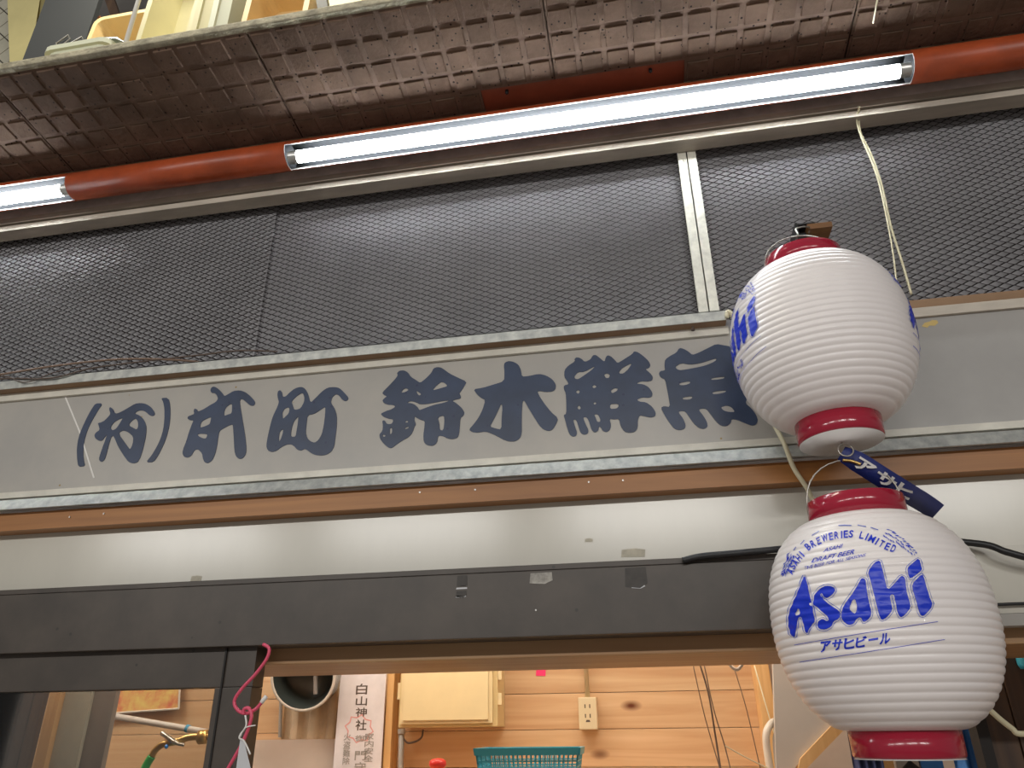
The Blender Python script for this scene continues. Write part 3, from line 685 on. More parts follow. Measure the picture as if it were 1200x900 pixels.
for k, (ch, x, y) in enumerate(AL):
    a = AL[max(k-1, 0)]; b = AL[min(k+1, len(AL)-1)]
    t = Vector((b[1]-a[1], b[2]-a[2])).normalized(); nn = Vector((t.y, -t.x))
    c = Vector((900+x/5, 600+y/5)); hgt = 8.6; wd = (1.6 if ch == 'I' else 7.0 if ch in 'WM' else 4.9)
    art_text(ch, c-t*(wd/2)-nn*(hgt/2), t*wd+nn*0.0, nn*hgt+t*0.8, bold=0.02)
art_text('ASAHI', Z8([(325,237)])[0], (22, -5.5), (1.5, -4.6), bold=0.01, shear=0.2)
art_text('DRAFT BEER', Z8([(258,298)])[0], (49, -10.5), (1.5, -5.2), bold=0.01, shear=0.2)
art_text('THE BEER FOR ALL SEASONS', Z8([(215,338)])[0], (71, -15.5), (1.0, -3.6), shear=0.2)
for seg in ([(195,190),(215,165)], [(262,138),(300,112)], [(415,80),(450,78),(490,80)], [(525,76),(575,88)], [(600,92),(645,105)], [(152,225),(170,205)]):
    art_line(Z8(seg), 0.9, 'bluepale')
rnd = random.Random(3)
for k in range(13):                              # barley ears at both ends of the arc
    u = k/12
    for side in (0, 1):
        for dv in (-1, 0, 1):
            if side: c = Vector((690+170*u, 125+85*u+35*u*u)); t = Vector((170, 85+70*u)).normalized(); wd = 26*(1-0.5*u)
            else: c = Vector((140-45*u, 255+110*u)); t = Vector((-45, 110)).normalized(); wd = 20*(1-0.4*u)
            nn = Vector((-t.y, t.x)); c = c+nn*dv*wd*0.9+Vector((rnd.uniform(-4, 4), rnd.uniform(-4, 4)))
            d = (t*1.0+nn*dv*0.35).normalized()*rnd.uniform(9, 15); e = Vector((-d.y, d.x))*0.26
            art_poly([tuple(c-d), tuple(c+e), tuple(c+d), tuple(c-e)], m='bluepale' if rnd.random() < .5 else 'blue', smooth=False)

def art_on(lant, parent, back):
    groups = {}
    for vs_, fs, m in ART_ANG:
        groups.setdefault(m, []).append((vs_, fs))
    for m, items in groups.items():
        mb = MB()
        for vs_, fs in items:
            mb.add([lant.pos(a+lant.rot+(PI if back else 0), u, 0.0009) for a, u in vs_], fs)
        mb.build('logo_print' if m == 'blue' else 'fine_print', m, parent, smooth=True, fix=False)
# cut the flat artwork finely so that it follows the ribs, then carry it to the skin
ART_ANG = []
bygroup = {}
for vs_, fs, m in ART: bygroup.setdefault(m, []).append((vs_, fs))
for m, items in bygroup.items():
    bm = bmesh.new()
    for vs_, fs in items:
        bv = [bm.verts.new((x, y, 0)) for x, y in vs_]
        for f in fs:
            try: bm.faces.new([bv[i] for i in f])
            except ValueError: pass
    bmesh.ops.triangulate(bm, faces=bm.faces)
    y = 604.0
    while y < 782:
        bmesh.ops.bisect_plane(bm, geom=bm.verts[:]+bm.edges[:]+bm.faces[:], dist=1e-5, plane_co=(0, y, 0), plane_no=(0.16, 1, 0)); y += 2.0
    x = 912.0
    while x < 1110:
        bmesh.ops.bisect_plane(bm, geom=bm.verts[:]+bm.edges[:]+bm.faces[:], dist=1e-5, plane_co=(x, 0, 0), plane_no=(1, 0, 0)); x += 6.0
    bm.verts.index_update()
    hits = [low.hit(v.co.x, v.co.y) for v in bm.verts]
    av = [h if h else (0, 0) for h in hits]
    fs = [[v.index for v in f.verts] for f in bm.faces if all(hits[v.index] for v in f.verts)]
    bm.free()
    ART_ANG.append((av, fs, m))

def lantern(L, label, hang_top):
    t = thing('hanging_lantern', (LX, LY, L.zb-0.026), label, 'lantern', 'white beer lanterns')
    n = NR*8
    prof = [(L.rad(L.zb+(L.zt-L.zb)*k/n), L.zb+(L.zt-L.zb)*k/n) for k in range(n+1)]
    body = MB().lathe(prof, LX, LY, 128, cap=False).build('shade', 'vinyl', t, smooth=True, fix=False)
    art_on(L, body, False); art_on(L, body, True)
    rc = L.rc
    ch = 0.028
    MB().lathe([(rc-0.003, L.zb+0.002), (rc+0.001, L.zb+0.002), (rc+0.0005, L.zb-ch*0.9), (rc-0.0015, L.zb-ch), (rc-0.004, L.zb-ch)], LX, LY, 72, cap=False).build('bottom_band', 'red', t, smooth=True)
    d = MB().lathe([(0.0005, L.zb-ch+0.004), (rc*0.55, L.zb-ch+0.003), (rc*0.8, L.zb-ch+0.001), (rc-0.0035, L.zb-ch+0.0005), (rc-0.0005, L.zb-ch-0.0012)], LX, LY, 72, cap=True).build('bottom_disc', 'disc', t, smooth=True)
    for a in (0.5, 3.4):
        x, y = LX+0.013*math.cos(a), LY+0.013*math.sin(a)-0.006
        MB().lathe([(0.0075, L.zb-ch+0.0022), (0.0075, L.zb-ch-0.0005), (0.003, L.zb-ch-0.001)], x, y, 16).build('patch', 'labelwhite', d)
    MB().lathe([(rc-0.003, L.zt-0.002), (rc+0.001, L.zt-0.002), (rc+0.0005, L.zt+ch*0.95), (rc-0.0015, L.zt+ch), (rc-0.004, L.zt+ch), (rc-0.004, L.zt)], LX, LY, 72, cap=False).build('top_band', 'red', t, smooth=True)
    # wire handle
    pts = []
    for k in range(17):
        a = PI*k/16
        pts.append((LX-(rc+0.001)*math.cos(a), LY, L.zt+0.012+(hang_top-L.zt-0.012)*math.sin(a)**0.8))
    MB().tube(pts, 0.0011, 8).build('wire_handle', 'steel', t, smooth=True)
    # hook under the bottom disc
    MB().tube([(LX, LY, L.zb-ch+0.003), (LX, LY, L.zb-ch-0.006)], 0.0016, 8).build('bottom_hook', 'steel', t)
    return t
RING = CAMZ+0.346*KS
lantern(upp, 'white ribbed beer lantern hung from the wooden block, its print turned aside', CAMZ+0.712*KS)
lantern(low, 'white ribbed beer lantern hung under the other one, blue print facing out', RING-0.010)
rp = [(LX+0.0095*math.cos(2*PI*k/20), LY-0.012+0.002*math.sin(2*PI*k/20), RING+0.0095*math.sin(2*PI*k/20)) for k in range(20)]
tag(MB().tube(rp, 0.0011, 8, closed=True).build('split_ring', 'steel', smooth=True), 'small steel ring joining both lanterns', 'ring')
tag(MB().tube(curve_pts([(LX-0.004, LY-0.003, RING-0.011), (LX+0.006, LY-0.006, RING-0.014), (LX+0.016, LY-0.008, RING-0.020)]), [0.0022]*16+[0.0028], 8).build('brass_clip', 'brass', smooth=True), 'small brass clip below the steel ring between the lanterns', 'clip')
# navy strap from the ring down behind the lower lantern
SP = [(986, 531, 1.011), (1008, 543, 1.011), (1038, 562, 1.019), (1064, 578, 1.048), (1084, 590, 1.095), (1098, 600, 1.125)]
cen = pxc(SP, 6)
sv = []; strap = MB()
for i, p in enumerate(cen):
    t_ = (cen[min(i+1, len(cen)-1)]-cen[max(i-1, 0)]).normalized()
    side = t_.cross((p-EYE).normalized()).normalized()
    hw = 0.0138 if i > 4 else 0.0100+0.0007*i
    sv.append((p, t_, side, hw))
for k, off in enumerate((0, 0.0012)):
    for p, t_, side, hw in sv:
        nrm = t_.cross(side).normalized()
        strap.v += [p+side*hw+nrm*off, p-side*hw+nrm*off]
n2 = len(sv)
for i in range(n2-1):
    a = 2*i; b = 2*n2+2*i
    for f in ([a, a+1, a+3, a+2], [b, b+2, b+3, b+1], [a, a+2, b+2, b], [a+1, b+1, b+3, a+3]): strap.f.append(f); strap.mi.append(0)
st = strap.build('strap', 'strap', smooth=True); tag(st, 'navy banner strap with white katakana hung from the steel ring', 'strap')
def strap_pt(s_, v_):                            # s_ along in control units, v_ across -1..1
    f_ = s_*6; i = min(int(f_), n2-2); u = f_-i
    p = sv[i][0].lerp(sv[i+1][0], u); side = sv[i][2].lerp(sv[i+1][2], u).normalized(); hw = sv[i][3]
    d = (EYE-p).normalized()
    return p+side*(hw*v_)+d*0.0035
for ch, s0, s1 in (('ア', 0.85, 1.55), ('サ', 1.65, 2.4), ('ヒ', 2.5, 3.2)):
    v, f = text_mesh(ch, 0.035)
    MB().add([strap_pt(s0+(s1-s0)*a, 1.2*b-0.6) for a, b in v], f).build('lettering', 'whiteprint', st, fix=False)

# wooden block and black clip holding the upper lantern
bk = thing('hanging_block', (LX+0.02, 1.15, CAMZ+0.72), 'small wooden block with black clip holding the upper lantern at the mesh', 'bracket')
bw = wood('block_wood', (0.30, 0.15, 0.05), (0.18, 0.08, 0.03), 0.5)
yq0 = 1.072
kz0, kz1 = at(955, 267.5, yq0).z, at(955, 261.5, yq0).z
kx0, kx1 = at(946, 265, yq0).x, at(976, 265, yq0).x
box((kx0, yq0, kz0), (kx1, YM-0.0115, kz1)).build('block', bw, bk, bevel=0.0008)
cx0, cx1 = at(931, 265, yq0).x, at(938, 265, yq0).x
MB().box((cx0, yq0-0.004, kz0-0.020), (cx0+0.004, YM-0.030, kz1+0.002)).box((cx0+0.004, yq0, kz1+0.0005), (kx0+0.012, YM-0.030, kz1+0.003)).box((cx0+0.004, yq0+0.012, kz0-0.012), (kx0-0.0008, yq0+0.05, kz0+0.002)).build('clip', 'cordblack', bk, bevel=0.0008)
MB().tube(curve_pts([(kx0+0.003, yq0+0.010, kz0-0.0006), (kx0+0.0, yq0-0.006, kz0+0.0), (LX+0.004, LY+0.012, CAMZ+0.735*KS), (LX+0.001, LY-0.001, CAMZ+0.716*KS), (LX-0.001, LY-0.006, CAMZ+0.7085*KS), (LX-0.002, LY+0.003, CAMZ+0.706*KS)]), 0.0014, 8).build('hook', 'steel', bk, smooth=True)

# cords near the lanterns
def cord(pts, r, m, name, label, n=8):
    return tag(MB().tube(pxc(pts, n), r, 8).build(name, m, smooth=True), label, 'cord')
cord([(1007, 125, 1.130), (1006, 137, 1.150), (1009, 157, 1.165), (1022, 184, 1.170), (1034, 220, 1.170), (1044, 265, 1.168), (1058, 310, 1.166), (1068, 345, 1.165)], 0.0021, 'cordcream', 'cord', 'cream cord hanging from the trim down the mesh behind the upper lantern')
cord([(1007, 127, 1.133), (1004, 140, 1.150), (1008, 158, 1.163), (1020, 186, 1.166), (1030, 215, 1.166), (1040, 260, 1.164), (1047, 300, 1.163), (1052, 345, 1.160)], 0.0015, 'cordcream', 'cord', 'thinner second cream cord twisted beside the first at the mesh')
cord([(852, 372, 1.124), (853, 365, 1.124), (860, 374, 1.126), (876, 420, 1.141), (903, 488, 1.142), (919, 520, 1.126), (930, 548, 1.127), (945, 571, 1.130), (955, 590, 1.14), (985, 640, 1.155)], 0.0036, 'cordcream', 'cord', 'thick cream cord slung from the sign corner behind the upper lantern')
cord([(1130, 800, 1.14), (1160, 832, 1.14), (1185, 853, 1.15), (1200, 860, 1.15), (1260, 850, 1.17), (1320, 800, 1.19), (1345, 740, 1.198)], 0.0036, 'cordcream', 'cord', 'cream cord drooping beside the lower lantern towards the dark boards')
ws = at(1023, 27, sp(0, 2).y); we = at(1028, 0, sp(0, 1).y); wt = at(1034, -40, sp(0, 0).y)
tag(MB().tube(curve_pts([at(1023, 27, sp(0, 2.3).y), at(1027, 6, sp(0, 1.5).y), at(1033, -30, sp(0, 0.4).y)]), 0.0013, 6).build('string', 'cordcream', smooth=True), 'short pale string end against the soffit crack', 'string')
# blue bulb weight under the lower lantern
bz = low.zb-0.036
bb = thing('pendant_weight', (LX, LY, bz-0.03), 'blue ball with black cap hanging under the lower lantern', 'pendant')
MB().lathe([(0.0005, bz-0.026), (0.006, bz-0.025), (0.0105, bz-0.018), (0.0115, bz-0.011), (0.009, bz-0.004), (0.005, bz-0.001)], LX, LY, 24, cap=True).build('ball', 'bluebulb', bb, smooth=True)
MB().lathe([(0.0118, bz-0.009), (0.0098, bz-0.0025), (0.004, bz+0.0025), (0.0016, bz+0.005), (0.0016, bz+0.0075)], LX, LY, 24, cap=True).build('cap', 'cordblack', bb, smooth=True)
# ------------------------------------------------------------------ sliding door (far side)
yd = 1.165
dr = thing('sliding_door', (-1.2, yd+0.02, 0.0), 'dark bronze sliding door with a glass pane under the header', 'door')
zr1 = H(747.5, yd); zr0 = at(100, 809, yd).z
xsl, xsr = at(247, 840, yd).x, at(291, 840, yd).x
box((XL, yd, zr0), (xsr, yd+0.034, zr1)).build('top_rail', 'header', dr, bevel=0.001)
box((xsl, yd-0.001, 0.02), (xsr, yd+0.034, zr0-0.0005)).build('stile', 'header', dr, bevel=0.0012)
box((xsl+0.010, yd-0.003, 0.02), (xsl+0.013, yd-0.001, zr1)).build('bead', 'dark', dr)
box((XL, yd, 0.02), (xsl, yd+0.034, 0.16)).build('bottom_rail', 'header', dr)
box((XL, yd+0.015, 0.16), (xsl, yd+0.020, zr0)).build('glass_pane', 'glass', dr)

# pink hanger hooked over the door top, with a tied plastic strip
P3 = lambda pts, Y: [(x/3, 600+y/3, Y) for x, y in pts]
hg = thing('clothes_hanger', at(280, 890, 1.13), 'pink plastic coated wire hanger hooked below the dark header', 'hanger')
MB().tube(pxc(P3([(925,465),(946,480),(938,515),(900,568),(850,622),(824,664),(836,696),(866,708),(900,692),(922,666)], 1.13), 8), 0.0026, 10).build('upper_hook', 'pink', hg, smooth=True)
MB().tube(pxc(P3([(919,670),(936,648)], 1.13), 3), 0.0032, 10).build('hook_tip', 'labelwhite', hg, smooth=True)
MB().tube(pxc(P3([(856,712),(858,694),(874,690),(884,712),(880,740),(862,790),(836,842),(800,905),(750,1000),(700,1100)], 1.126), 8), 0.0026, 10).build('lower_wire', 'pink', hg, smooth=True)
pt = thing('plastic_tie', at(286, 870, 1.122), 'white plastic strip tied around the pink hanger wire', 'tie')
MB().tube(pxc(P3([(862,715),(866,745),(858,765),(846,780),(842,795),(856,803),(866,820),(880,852)], 1.122), 6), 0.0013, 8).build('knot', 'labelwhite', pt, smooth=True)
MB().tube(pxc(P3([(845,790),(855,768),(868,756),(898,750)], 1.121), 6), 0.0009, 8).build('loose_end', 'labelwhite', pt, smooth=True)
MB().slab([at(281.5, 866, 1.124), at(285.5, 866, 1.122), at(295, 906, 1.120), at(276, 906, 1.122)], (0, 0.0006, 0)).build('strip', 'clear', pt)

# ------------------------------------------------------------------ shop interior
YI = 2.10
wbk = struct(box((X0, YI+0.015, 0), (X1, YI+0.06, 2.45)).build('wall_back', 'plaster'), 'back wall of the shop')
struct(box((X0-0.05, 1.2, 0), (X0, YI+0.06, 2.45)).build('wall_left', 'plaster'))
struct(box((X1, 1.2, 0), (X1+0.05, YI+0.06, 2.45)).build('wall_right', 'plaster'))
struct(box((X0, 1.28, 2.42), (X1, YI+0.06, 2.47)).build('ceiling', 'plaster'))
z1 = H(814, YI); pitch = z1-H(856, YI)
XPL, XPR = X0, at(893, 820, YI).x
k = 0; zz = z1
while zz < 2.25: zz += pitch
nb = int((zz-0.9)/pitch)
for k in range(nb):
    a = zz-(k+1)*pitch
    MB().box((XPL, YI+random.uniform(0, .0015), a+0.0012), (XPR, YI+0.0145, a+pitch)).build('plank', 'pine', wbk, bevel=0.001)
tag(box((at(886, 800, 2.04).x, 2.03, 0), (at(903, 800, 2.04).x, YI+0.0, 2.40)).build('corner_post', 'pinelight', bevel=0.002), 'narrow wooden corner post beside the grey partition', 'post')
tag(box((at(452.5, 840, 2.05).x, 2.045, 0), (at(460.5, 840, 2.05).x, YI-0.001, 2.40)).build('wooden_batten', 'pinelight', bevel=0.001), 'thin upright wooden batten between the paper talisman and the cream box', 'batten')

# corrugated sheet, plaster panel and duct in the corner
cs = thing('corrugated_sheet', (at(365, 850, 2.07).x, 2.08, H(885, 2.08)), 'beige corrugated sheet under the round duct', 'sheet')
mb = MB(); xa_, xb_ = at(331, 845, 2.08).x, at(400, 845, 2.08).x; zA, zB = at(360, 866, 2.08).z, H(760, 2.08)
N = 40; V = []
for i in range(N+1):
    x = xa_+(xb_-xa_)*i/N; y = 2.083+0.007*math.tanh(2.5*math.sin(2*PI*i/N*3.3))
    V += [(x, y, zA), (x, y, zB)]
mb.add(V, [(2*i, 2*i+2, 2*i+3, 2*i+1) for i in range(N)]); mb.build('sheet', 'corru', cs, fix=False)
MB().tube([at(330, 800, 2.075), at(328, 864, 2.075)], 0.005, 8).build('edge_strip', 'conduit', cs)
pp = tag(box((at(280, 880, 2.08).x, 2.07, 1.0), (at(402, 880, 2.08).x, YI-0.001, at(360, 866, 2.07).z-0.001)).build('plaster_panel', 'plaster', bevel=0.001), 'flat beige panel below the corrugated sheet', 'panel')
dc = thing('round_duct', at(356, 835, 1.98), 'round spiral metal duct end under the lintel beam', 'duct')
c = at(355, 793, 1.97); ax = Vector((0.10, -1, -0.28)).normalized(); uu = ax.orthogonal().normalized(); vv = ax.cross(uu)
def ringpts(r, off, n=48): return [c+ax*off+uu*(r*math.cos(2*PI*k/n))+vv*(r*math.sin(2*PI*k/n)) for k in range(n)]
def loft(rs, name, m):
    mb = MB(); n = 48
    for r, o in rs: mb.v += ringpts(r, o, n)
    for i in range(len(rs)-1):
        for k in range(n): mb.f.append([i*n+k, i*n+(k+1) % n, (i+1)*n+(k+1) % n, (i+1)*n+k]); mb.mi.append(0)
    return mb.build(name, m, dc, smooth=True, fix=False)
R0 = 0.088
loft([(R0, 0), (R0+0.002, -0.012), (R0-0.002, -0.016), (R0+0.002, -0.022), (R0-0.002, -0.028), (R0+0.002, -0.034), (R0-0.002, -0.04), (R0, -0.07)], 'outer_shell', 'duct')
loft([(R0, 0), (R0-0.003, 0.002), (R0-0.007, 0)], 'rim', 'bracket')
loft([(R0-0.007, 0), (R0-0.010, -0.02), (R0-0.018, -0.05), (R0-0.02, -0.07), (0.001, -0.07)], 'inner_liner', 'ductin')
MB().tube([c+ax*-0.03+Vector((0.018, 0, 0.07)), c+ax*-0.03+Vector((0.03, 0, -0.05))], 0.006, 8).build('damper_rod', 'greyboard', dc)

# paper talisman
yp = 2.035
ptx0, ptx1 = at(398.5, 800, yp).x, at(452, 800, yp).x
tp = thing('paper_talisman', ((ptx0+ptx1)/2, yp, H(960, yp)), 'pale paper shrine talisman with brushed characters and pink star seal', 'talisman')
box((ptx0, yp, H(960, yp)), (ptx1, yp+0.004, H(775, yp))).build('paper', 'paper', tp)
def wtext(txt, x0, y0, x1, y1, m, bold=0.012):   # one character in a pixel box on the paper
    v, f = text_mesh(txt, bold); a = at(x0, y1, yp); b = at(x1, y0, yp)
    MB().add([(a.x+(b.x-a.x)*u, yp-0.0006, a.z+(b.z-a.z)*w_) for u, w_ in v], f).build('character', m, tp, fix=False)
for ch, y0, y1, m in (('白', 801, 814, 'ink'), ('山', 816, 827, 'ink'), ('神', 829, 840, 'ink'), ('社', 843, 856, 'ink'), ('御', 859, 869, 'inkpale'), ('門', 880, 891, 'inkpale'), ('守', 893, 905, 'inkpale')):
    wtext(ch, 417-(y0-800)*.02, y0, 431-(y0-800)*.02, y1, m)
for i, ch in enumerate('家内安全'): wtext(ch, 427.5-i*.4, 859+i*8.6, 438.5-i*.4, 867+i*8.6, 'inkpale')
for i, ch in enumerate('火盗難除'): wtext(ch, 402.5-i*.4, 859+i*9.5, 411.5-i*.4, 868+i*9.5, 'inkpale')
cpx, cpy = 421, 854
so, si = [], []
for k in range(16):
    a = 2*PI*k/16+PI/16; r = 17.5 if k % 2 == 0 else 14
    so.append((cpx+r*math.cos(a), cpy+r*math.sin(a))); si.append((cpx+(r-1.6)*math.cos(a), cpy+(r-1.6)*math.sin(a)))
P = [at(x, y, yp) for x, y in so]+[at(x, y, yp) for x, y in si]
MB().add([(p.x, yp-0.0004, p.z) for p in P], [(k, (k+1) % 16, 16+(k+1) % 16, 16+k) for k in range(16)]).build('seal', 'seal', tp, fix=False)

# cream breaker box
yx = 1.99
bx0, bx1 = at(466, 830, yx).x, at(582, 830, yx).x; bz0, bz1 = at(525, 852, yx).z, H(740, yx)
bxo = thing('breaker_box', ((bx0+bx1)/2, yx, bz0), 'cream metal breaker box on the pine wall', 'electrical box')
box((bx0, yx+0.012, bz0), (bx1, YI-0.001, bz1)).build('body', 'boxedge', bxo, bevel=0.002)
box((bx0+0.006, yx+0.004, bz0+0.008), (bx1-0.012, yx+0.0118, bz1-0.006)).build('door', 'boxcream', bxo, bevel=0.0015)
box((bx0+0.014, yx, bz0+0.016), (bx1-0.022, yx+0.004, bz1-0.014)).build('door_face', 'boxcream', bxo, bevel=0.001)
for py in (790, 819):
    q = at(585, py, yx+0.02); box((bx1, yx+0.014, q.z-0.014), (bx1+0.010, yx+0.024, q.z+0.014)).build('latch', 'boxcream', bxo, bevel=0.001)
q = at(464, 810, yx+0.02); box((bx0-0.007, yx+0.014, q.z-0.02), (bx0, yx+0.024, q.z+0.02)).build('hinge', 'boxcream', bxo)
MB().tube([at(470.5, 854, 2.06), at(470.5, 860, 2.06)], 0.010, 12).build('gland', 'conduit', bxo)
tag(MB().tube([at(470.5, 860.5, 2.06), at(469.5, 905, 2.06), at(468, 960, 2.06)], 0.0072, 12).build('conduit', 'conduit', smooth=True), 'grey conduit running down from the cream box', 'conduit')
cord([(473, 866, 2.06), (478, 870.5, 2.06), (487, 869, 2.06), (494, 864, 2.06), (496, 855, 2.06)], 0.0025, 'ink', 'cord', 'short dark wire looped under the cream box')

# outlet with conduit
yo = 2.062
ox0, ox1 = at(678, 836, yo).x, at(699.5, 836, yo).x; oz0, oz1 = at(689, 855, yo).z, at(689, 817, yo).z
ot = thing('wall_outlet', ((ox0+ox1)/2, yo, oz0), 'beige double wall outlet on the pine planks', 'outlet')
box((ox0, yo, oz0), (ox1, YI-0.0005, oz1)).build('housing', 'outlet', ot, bevel=0.003)
ocx = (ox0+ox1)/2; oh = oz1-oz0
for s_ in (0.72, 0.42):
    for dx in (-0.006, 0.006): box((ocx+dx-0.0014, yo-0.0004, oz0+oh*s_-0.0045), (ocx+dx+0.0014, yo+0.0006, oz0+oh*s_+0.0045)).build('slot', 'ink', ot)
MB().slab([(ocx+a, yo-0.0004, oz0+oh*0.27+b) for a, b in ((-.006, -.003), (.006, -.003), (.004, .002), (-.004, .002))], (0, 0.001, 0)).build('slot', 'ink', ot)
tag(MB().tube([((ox0+ox1)/2, yo+0.02, oz1+0.0005), ((ox0+ox1)/2-0.002, yo+0.02, 2.41)], 0.0062, 12).build('conduit', 'outlet', smooth=True), 'beige conduit rising from the wall outlet', 'conduit')
q = at(634, 788, YI); tag(MB().slab([(q.x-0.014, YI-0.0012, q.z-0.008), (q.x+0.012, YI-0.0012, q.z-0.009), (q.x+0.013, YI-0.0012, q.z+0.012), (q.x-0.012, YI-0.0012, q.z+0.012)], (0, 0.001, 0)).build('tape_scrap', 'magenta'), 'bright magenta tape scrap stuck on the pine planks', 'tape')

# shelf, basket, bottle
zsh = 1.47
sh = thing('wall_shelf', (-0.35, 1.9, zsh-0.02), 'wooden shelf below the outlet holding the turquoise basket', 'shelf')
box((-0.75, 1.62, zsh-0.02), (0.25, YI-0.001, zsh)).build('board', 'pine', sh)
for x in (-0.6, 0.1): MB().prof([(1.70, zsh-0.0205), (YI-0.001, zsh-0.0205), (YI-0.001, zsh-0.20), (YI-0.03, zsh-0.20)], x, x+0.02).build('shelf_bracket', 'conduit', sh)
yk = 1.70
bl, br = at(556, 880, yk).x, at(676, 874, yk).x
bt = H(876.5, yk)
bs = thing('plastic_basket', ((bl+br)/2, yk+0.07, zsh), 'turquoise slotted plastic basket on the shelf', 'basket')
wX, dY = (br-bl)/2, 0.075
RB = Matrix.Translation(((bl+br)/2, yk+dY, zsh+0.0008)) @ Matrix.Rotation(math.radians(2.0), 4, 'Z')
hb = bt-zsh-0.001
def bpt(u, v, h): k_ = 0.82+0.18*h/hb; return RB @ Vector((u*wX*k_, v*dY*k_, h))
mb = MB(); rimp = []
for (u, v) in ((-1, -1), (1, -1), (1, 1), (-1, 1)): rimp.append((u, v))
for i in range(4):
    a, b = rimp[i], rimp[(i+1) % 4]
    A0, A1, B0, B1 = bpt(*a, hb), bpt(*a, hb-0.014), bpt(*b, hb), bpt(*b, hb-0.014)
    n_ = Vector(((a[0]+b[0])/2, (a[1]+b[1])/2, 0))*0.005
    mb.add([A0+n_, B0+n_, B1+n_, A1+n_, A0-n_*.4, B0-n_*.4, B1-n_*.4, A1-n_*.4], [(0,1,2,3),(7,6,5,4),(0,4,5,1),(3,2,6,7),(0,3,7,4),(1,5,6,2)])
mb.build('rim', 'basket', bs)
mb = MB()
for i in range(4):
    a, b = Vector(rimp[i]), Vector(rimp[(i+1) % 4])
    nv = 22 if i % 2 == 0 else 12
    for k in range(nv+1):
        p = a.lerp(b, k/nv); mb.tube([bpt(p.x, p.y, 0.0), bpt(p.x, p.y, hb-0.012)], 0.0019, 4)
    for k in range(1, 10):
        h = (hb-0.014)*k/10; mb.tube([bpt(a.x, a.y, h), bpt(b.x, b.y, h)], 0.0021, 4)
mb.add([bpt(-1, -1, 0), bpt(1, -1, 0), bpt(1, 1, 0), bpt(-1, 1, 0)], [(0, 1, 2, 3)])
stuff(mb.build('slotted_walls', 'basket', bs, fix=False))
q = at(513, 893, 1.75)
bo = thing('plastic_bottle', (q.x, q.y, zsh), 'red and yellow plastic bottle on the shelf beside the basket', 'bottle')
MB().lathe([(0.018, zsh+0.0005), (0.020, zsh+0.01), (0.020, zsh+0.06), (0.014, q.z-0.012)], q.x, q.y, 24).build('bottle_body', 'yellow', bo, smooth=True)
MB().lathe([(0.015, q.z-0.0115), (0.019, q.z-0.006), (0.018, q.z+0.002), (0.012, q.z+0.006), (0.004, q.z+0.0075)], q.x, q.y, 24).build('bottle_cap', 'redplastic', bo, smooth=True)

# thin wires hanging inside
for pts, r, lab in (([(812, 778, 1.62), (826, 840, 1.62), (845, 905, 1.62)], .0010, 'thin dark wire hanging before the pine planks beside a thicker one'),
                    ([(820, 778, 1.62), (830, 812, 1.62), (838, 860, 1.62), (845, 905, 1.62)], .0018, 'thickest dark wire hanging before the pine planks'),
                    ([(825, 778, 1.63), (836, 830, 1.63), (849, 873, 1.63), (857, 905, 1.63)], .0012, 'hanging wire with a knot where a slanting string is tied'),
                    ([(861, 785, 1.66), (875, 832, 1.66), (892, 905, 1.66)], .0010, 'thin wire from the grey hook before the pine planks'),
                    ([(850, 874, 1.62), (875, 888, 1.63), (902, 901, 1.64)], .0011, 'pale string slanting away from the knotted wire'),
                    ([(884, 780, 1.9), (903, 845, 1.86), (921, 905, 1.84)], .0014, 'pale string running down over the white bracket')):
    tag(MB().tube(pxc(pts, 5), r, 6).build('wire', 'cordbrown' if 'pale' not in lab else 'cordcream', smooth=True), lab, 'wire')
hk = tag(MB().tube(pxc([(852, 774, 1.56), (858, 782, 1.56), (864, 784.5, 1.56), (868, 781, 1.56), (872, 774, 1.56)], 6), 0.003, 8).build('ceiling_hook', 'bracket', smooth=True), 'pale curved hook under the lintel beam', 'hook')

# grey partition board with slanting wooden edge
yq = 1.80
pa = thing('partition_board', at(950, 895, yq), 'grey painted partition board with a slanting wooden lower edge', 'partition')
def pslab(pts, Y, th): return MB().slab([at(x, y, Y) for x, y in pts], (0, th, 0))
pslab([(905, 745), (1100, 735), (1100, 745), (1003, 826), (938, 893), (928, 903), (910, 903)], yq, 0.02).build('board', 'partition', pa)
pslab([(938, 889), (1000, 824), (1100, 730), (1110, 745), (1006, 838), (946, 900), (934, 910)], yq-0.012, 0.034).build('wooden_edge', 'pinelight', pa)
br_ = thing('shelf_arm', at(905, 900, 1.83), 'white curved metal shelf arm in front of the corner post', 'bracket')
MB().tube(pxc([(910, 845, 1.84), (903, 849, 1.83), (898, 860, 1.82), (899, 880, 1.82), (904, 910, 1.82)], 6), 0.008, 8).build('arm', 'bracket', br_, smooth=True)
MB().tube(pxc([(905, 845, 1.86), (915, 846, 1.85), (912, 856, 1.84), (908, 868, 1.84), (912, 910, 1.84)], 6), 0.005, 8).build('rail', 'conduit', br_, smooth=True)

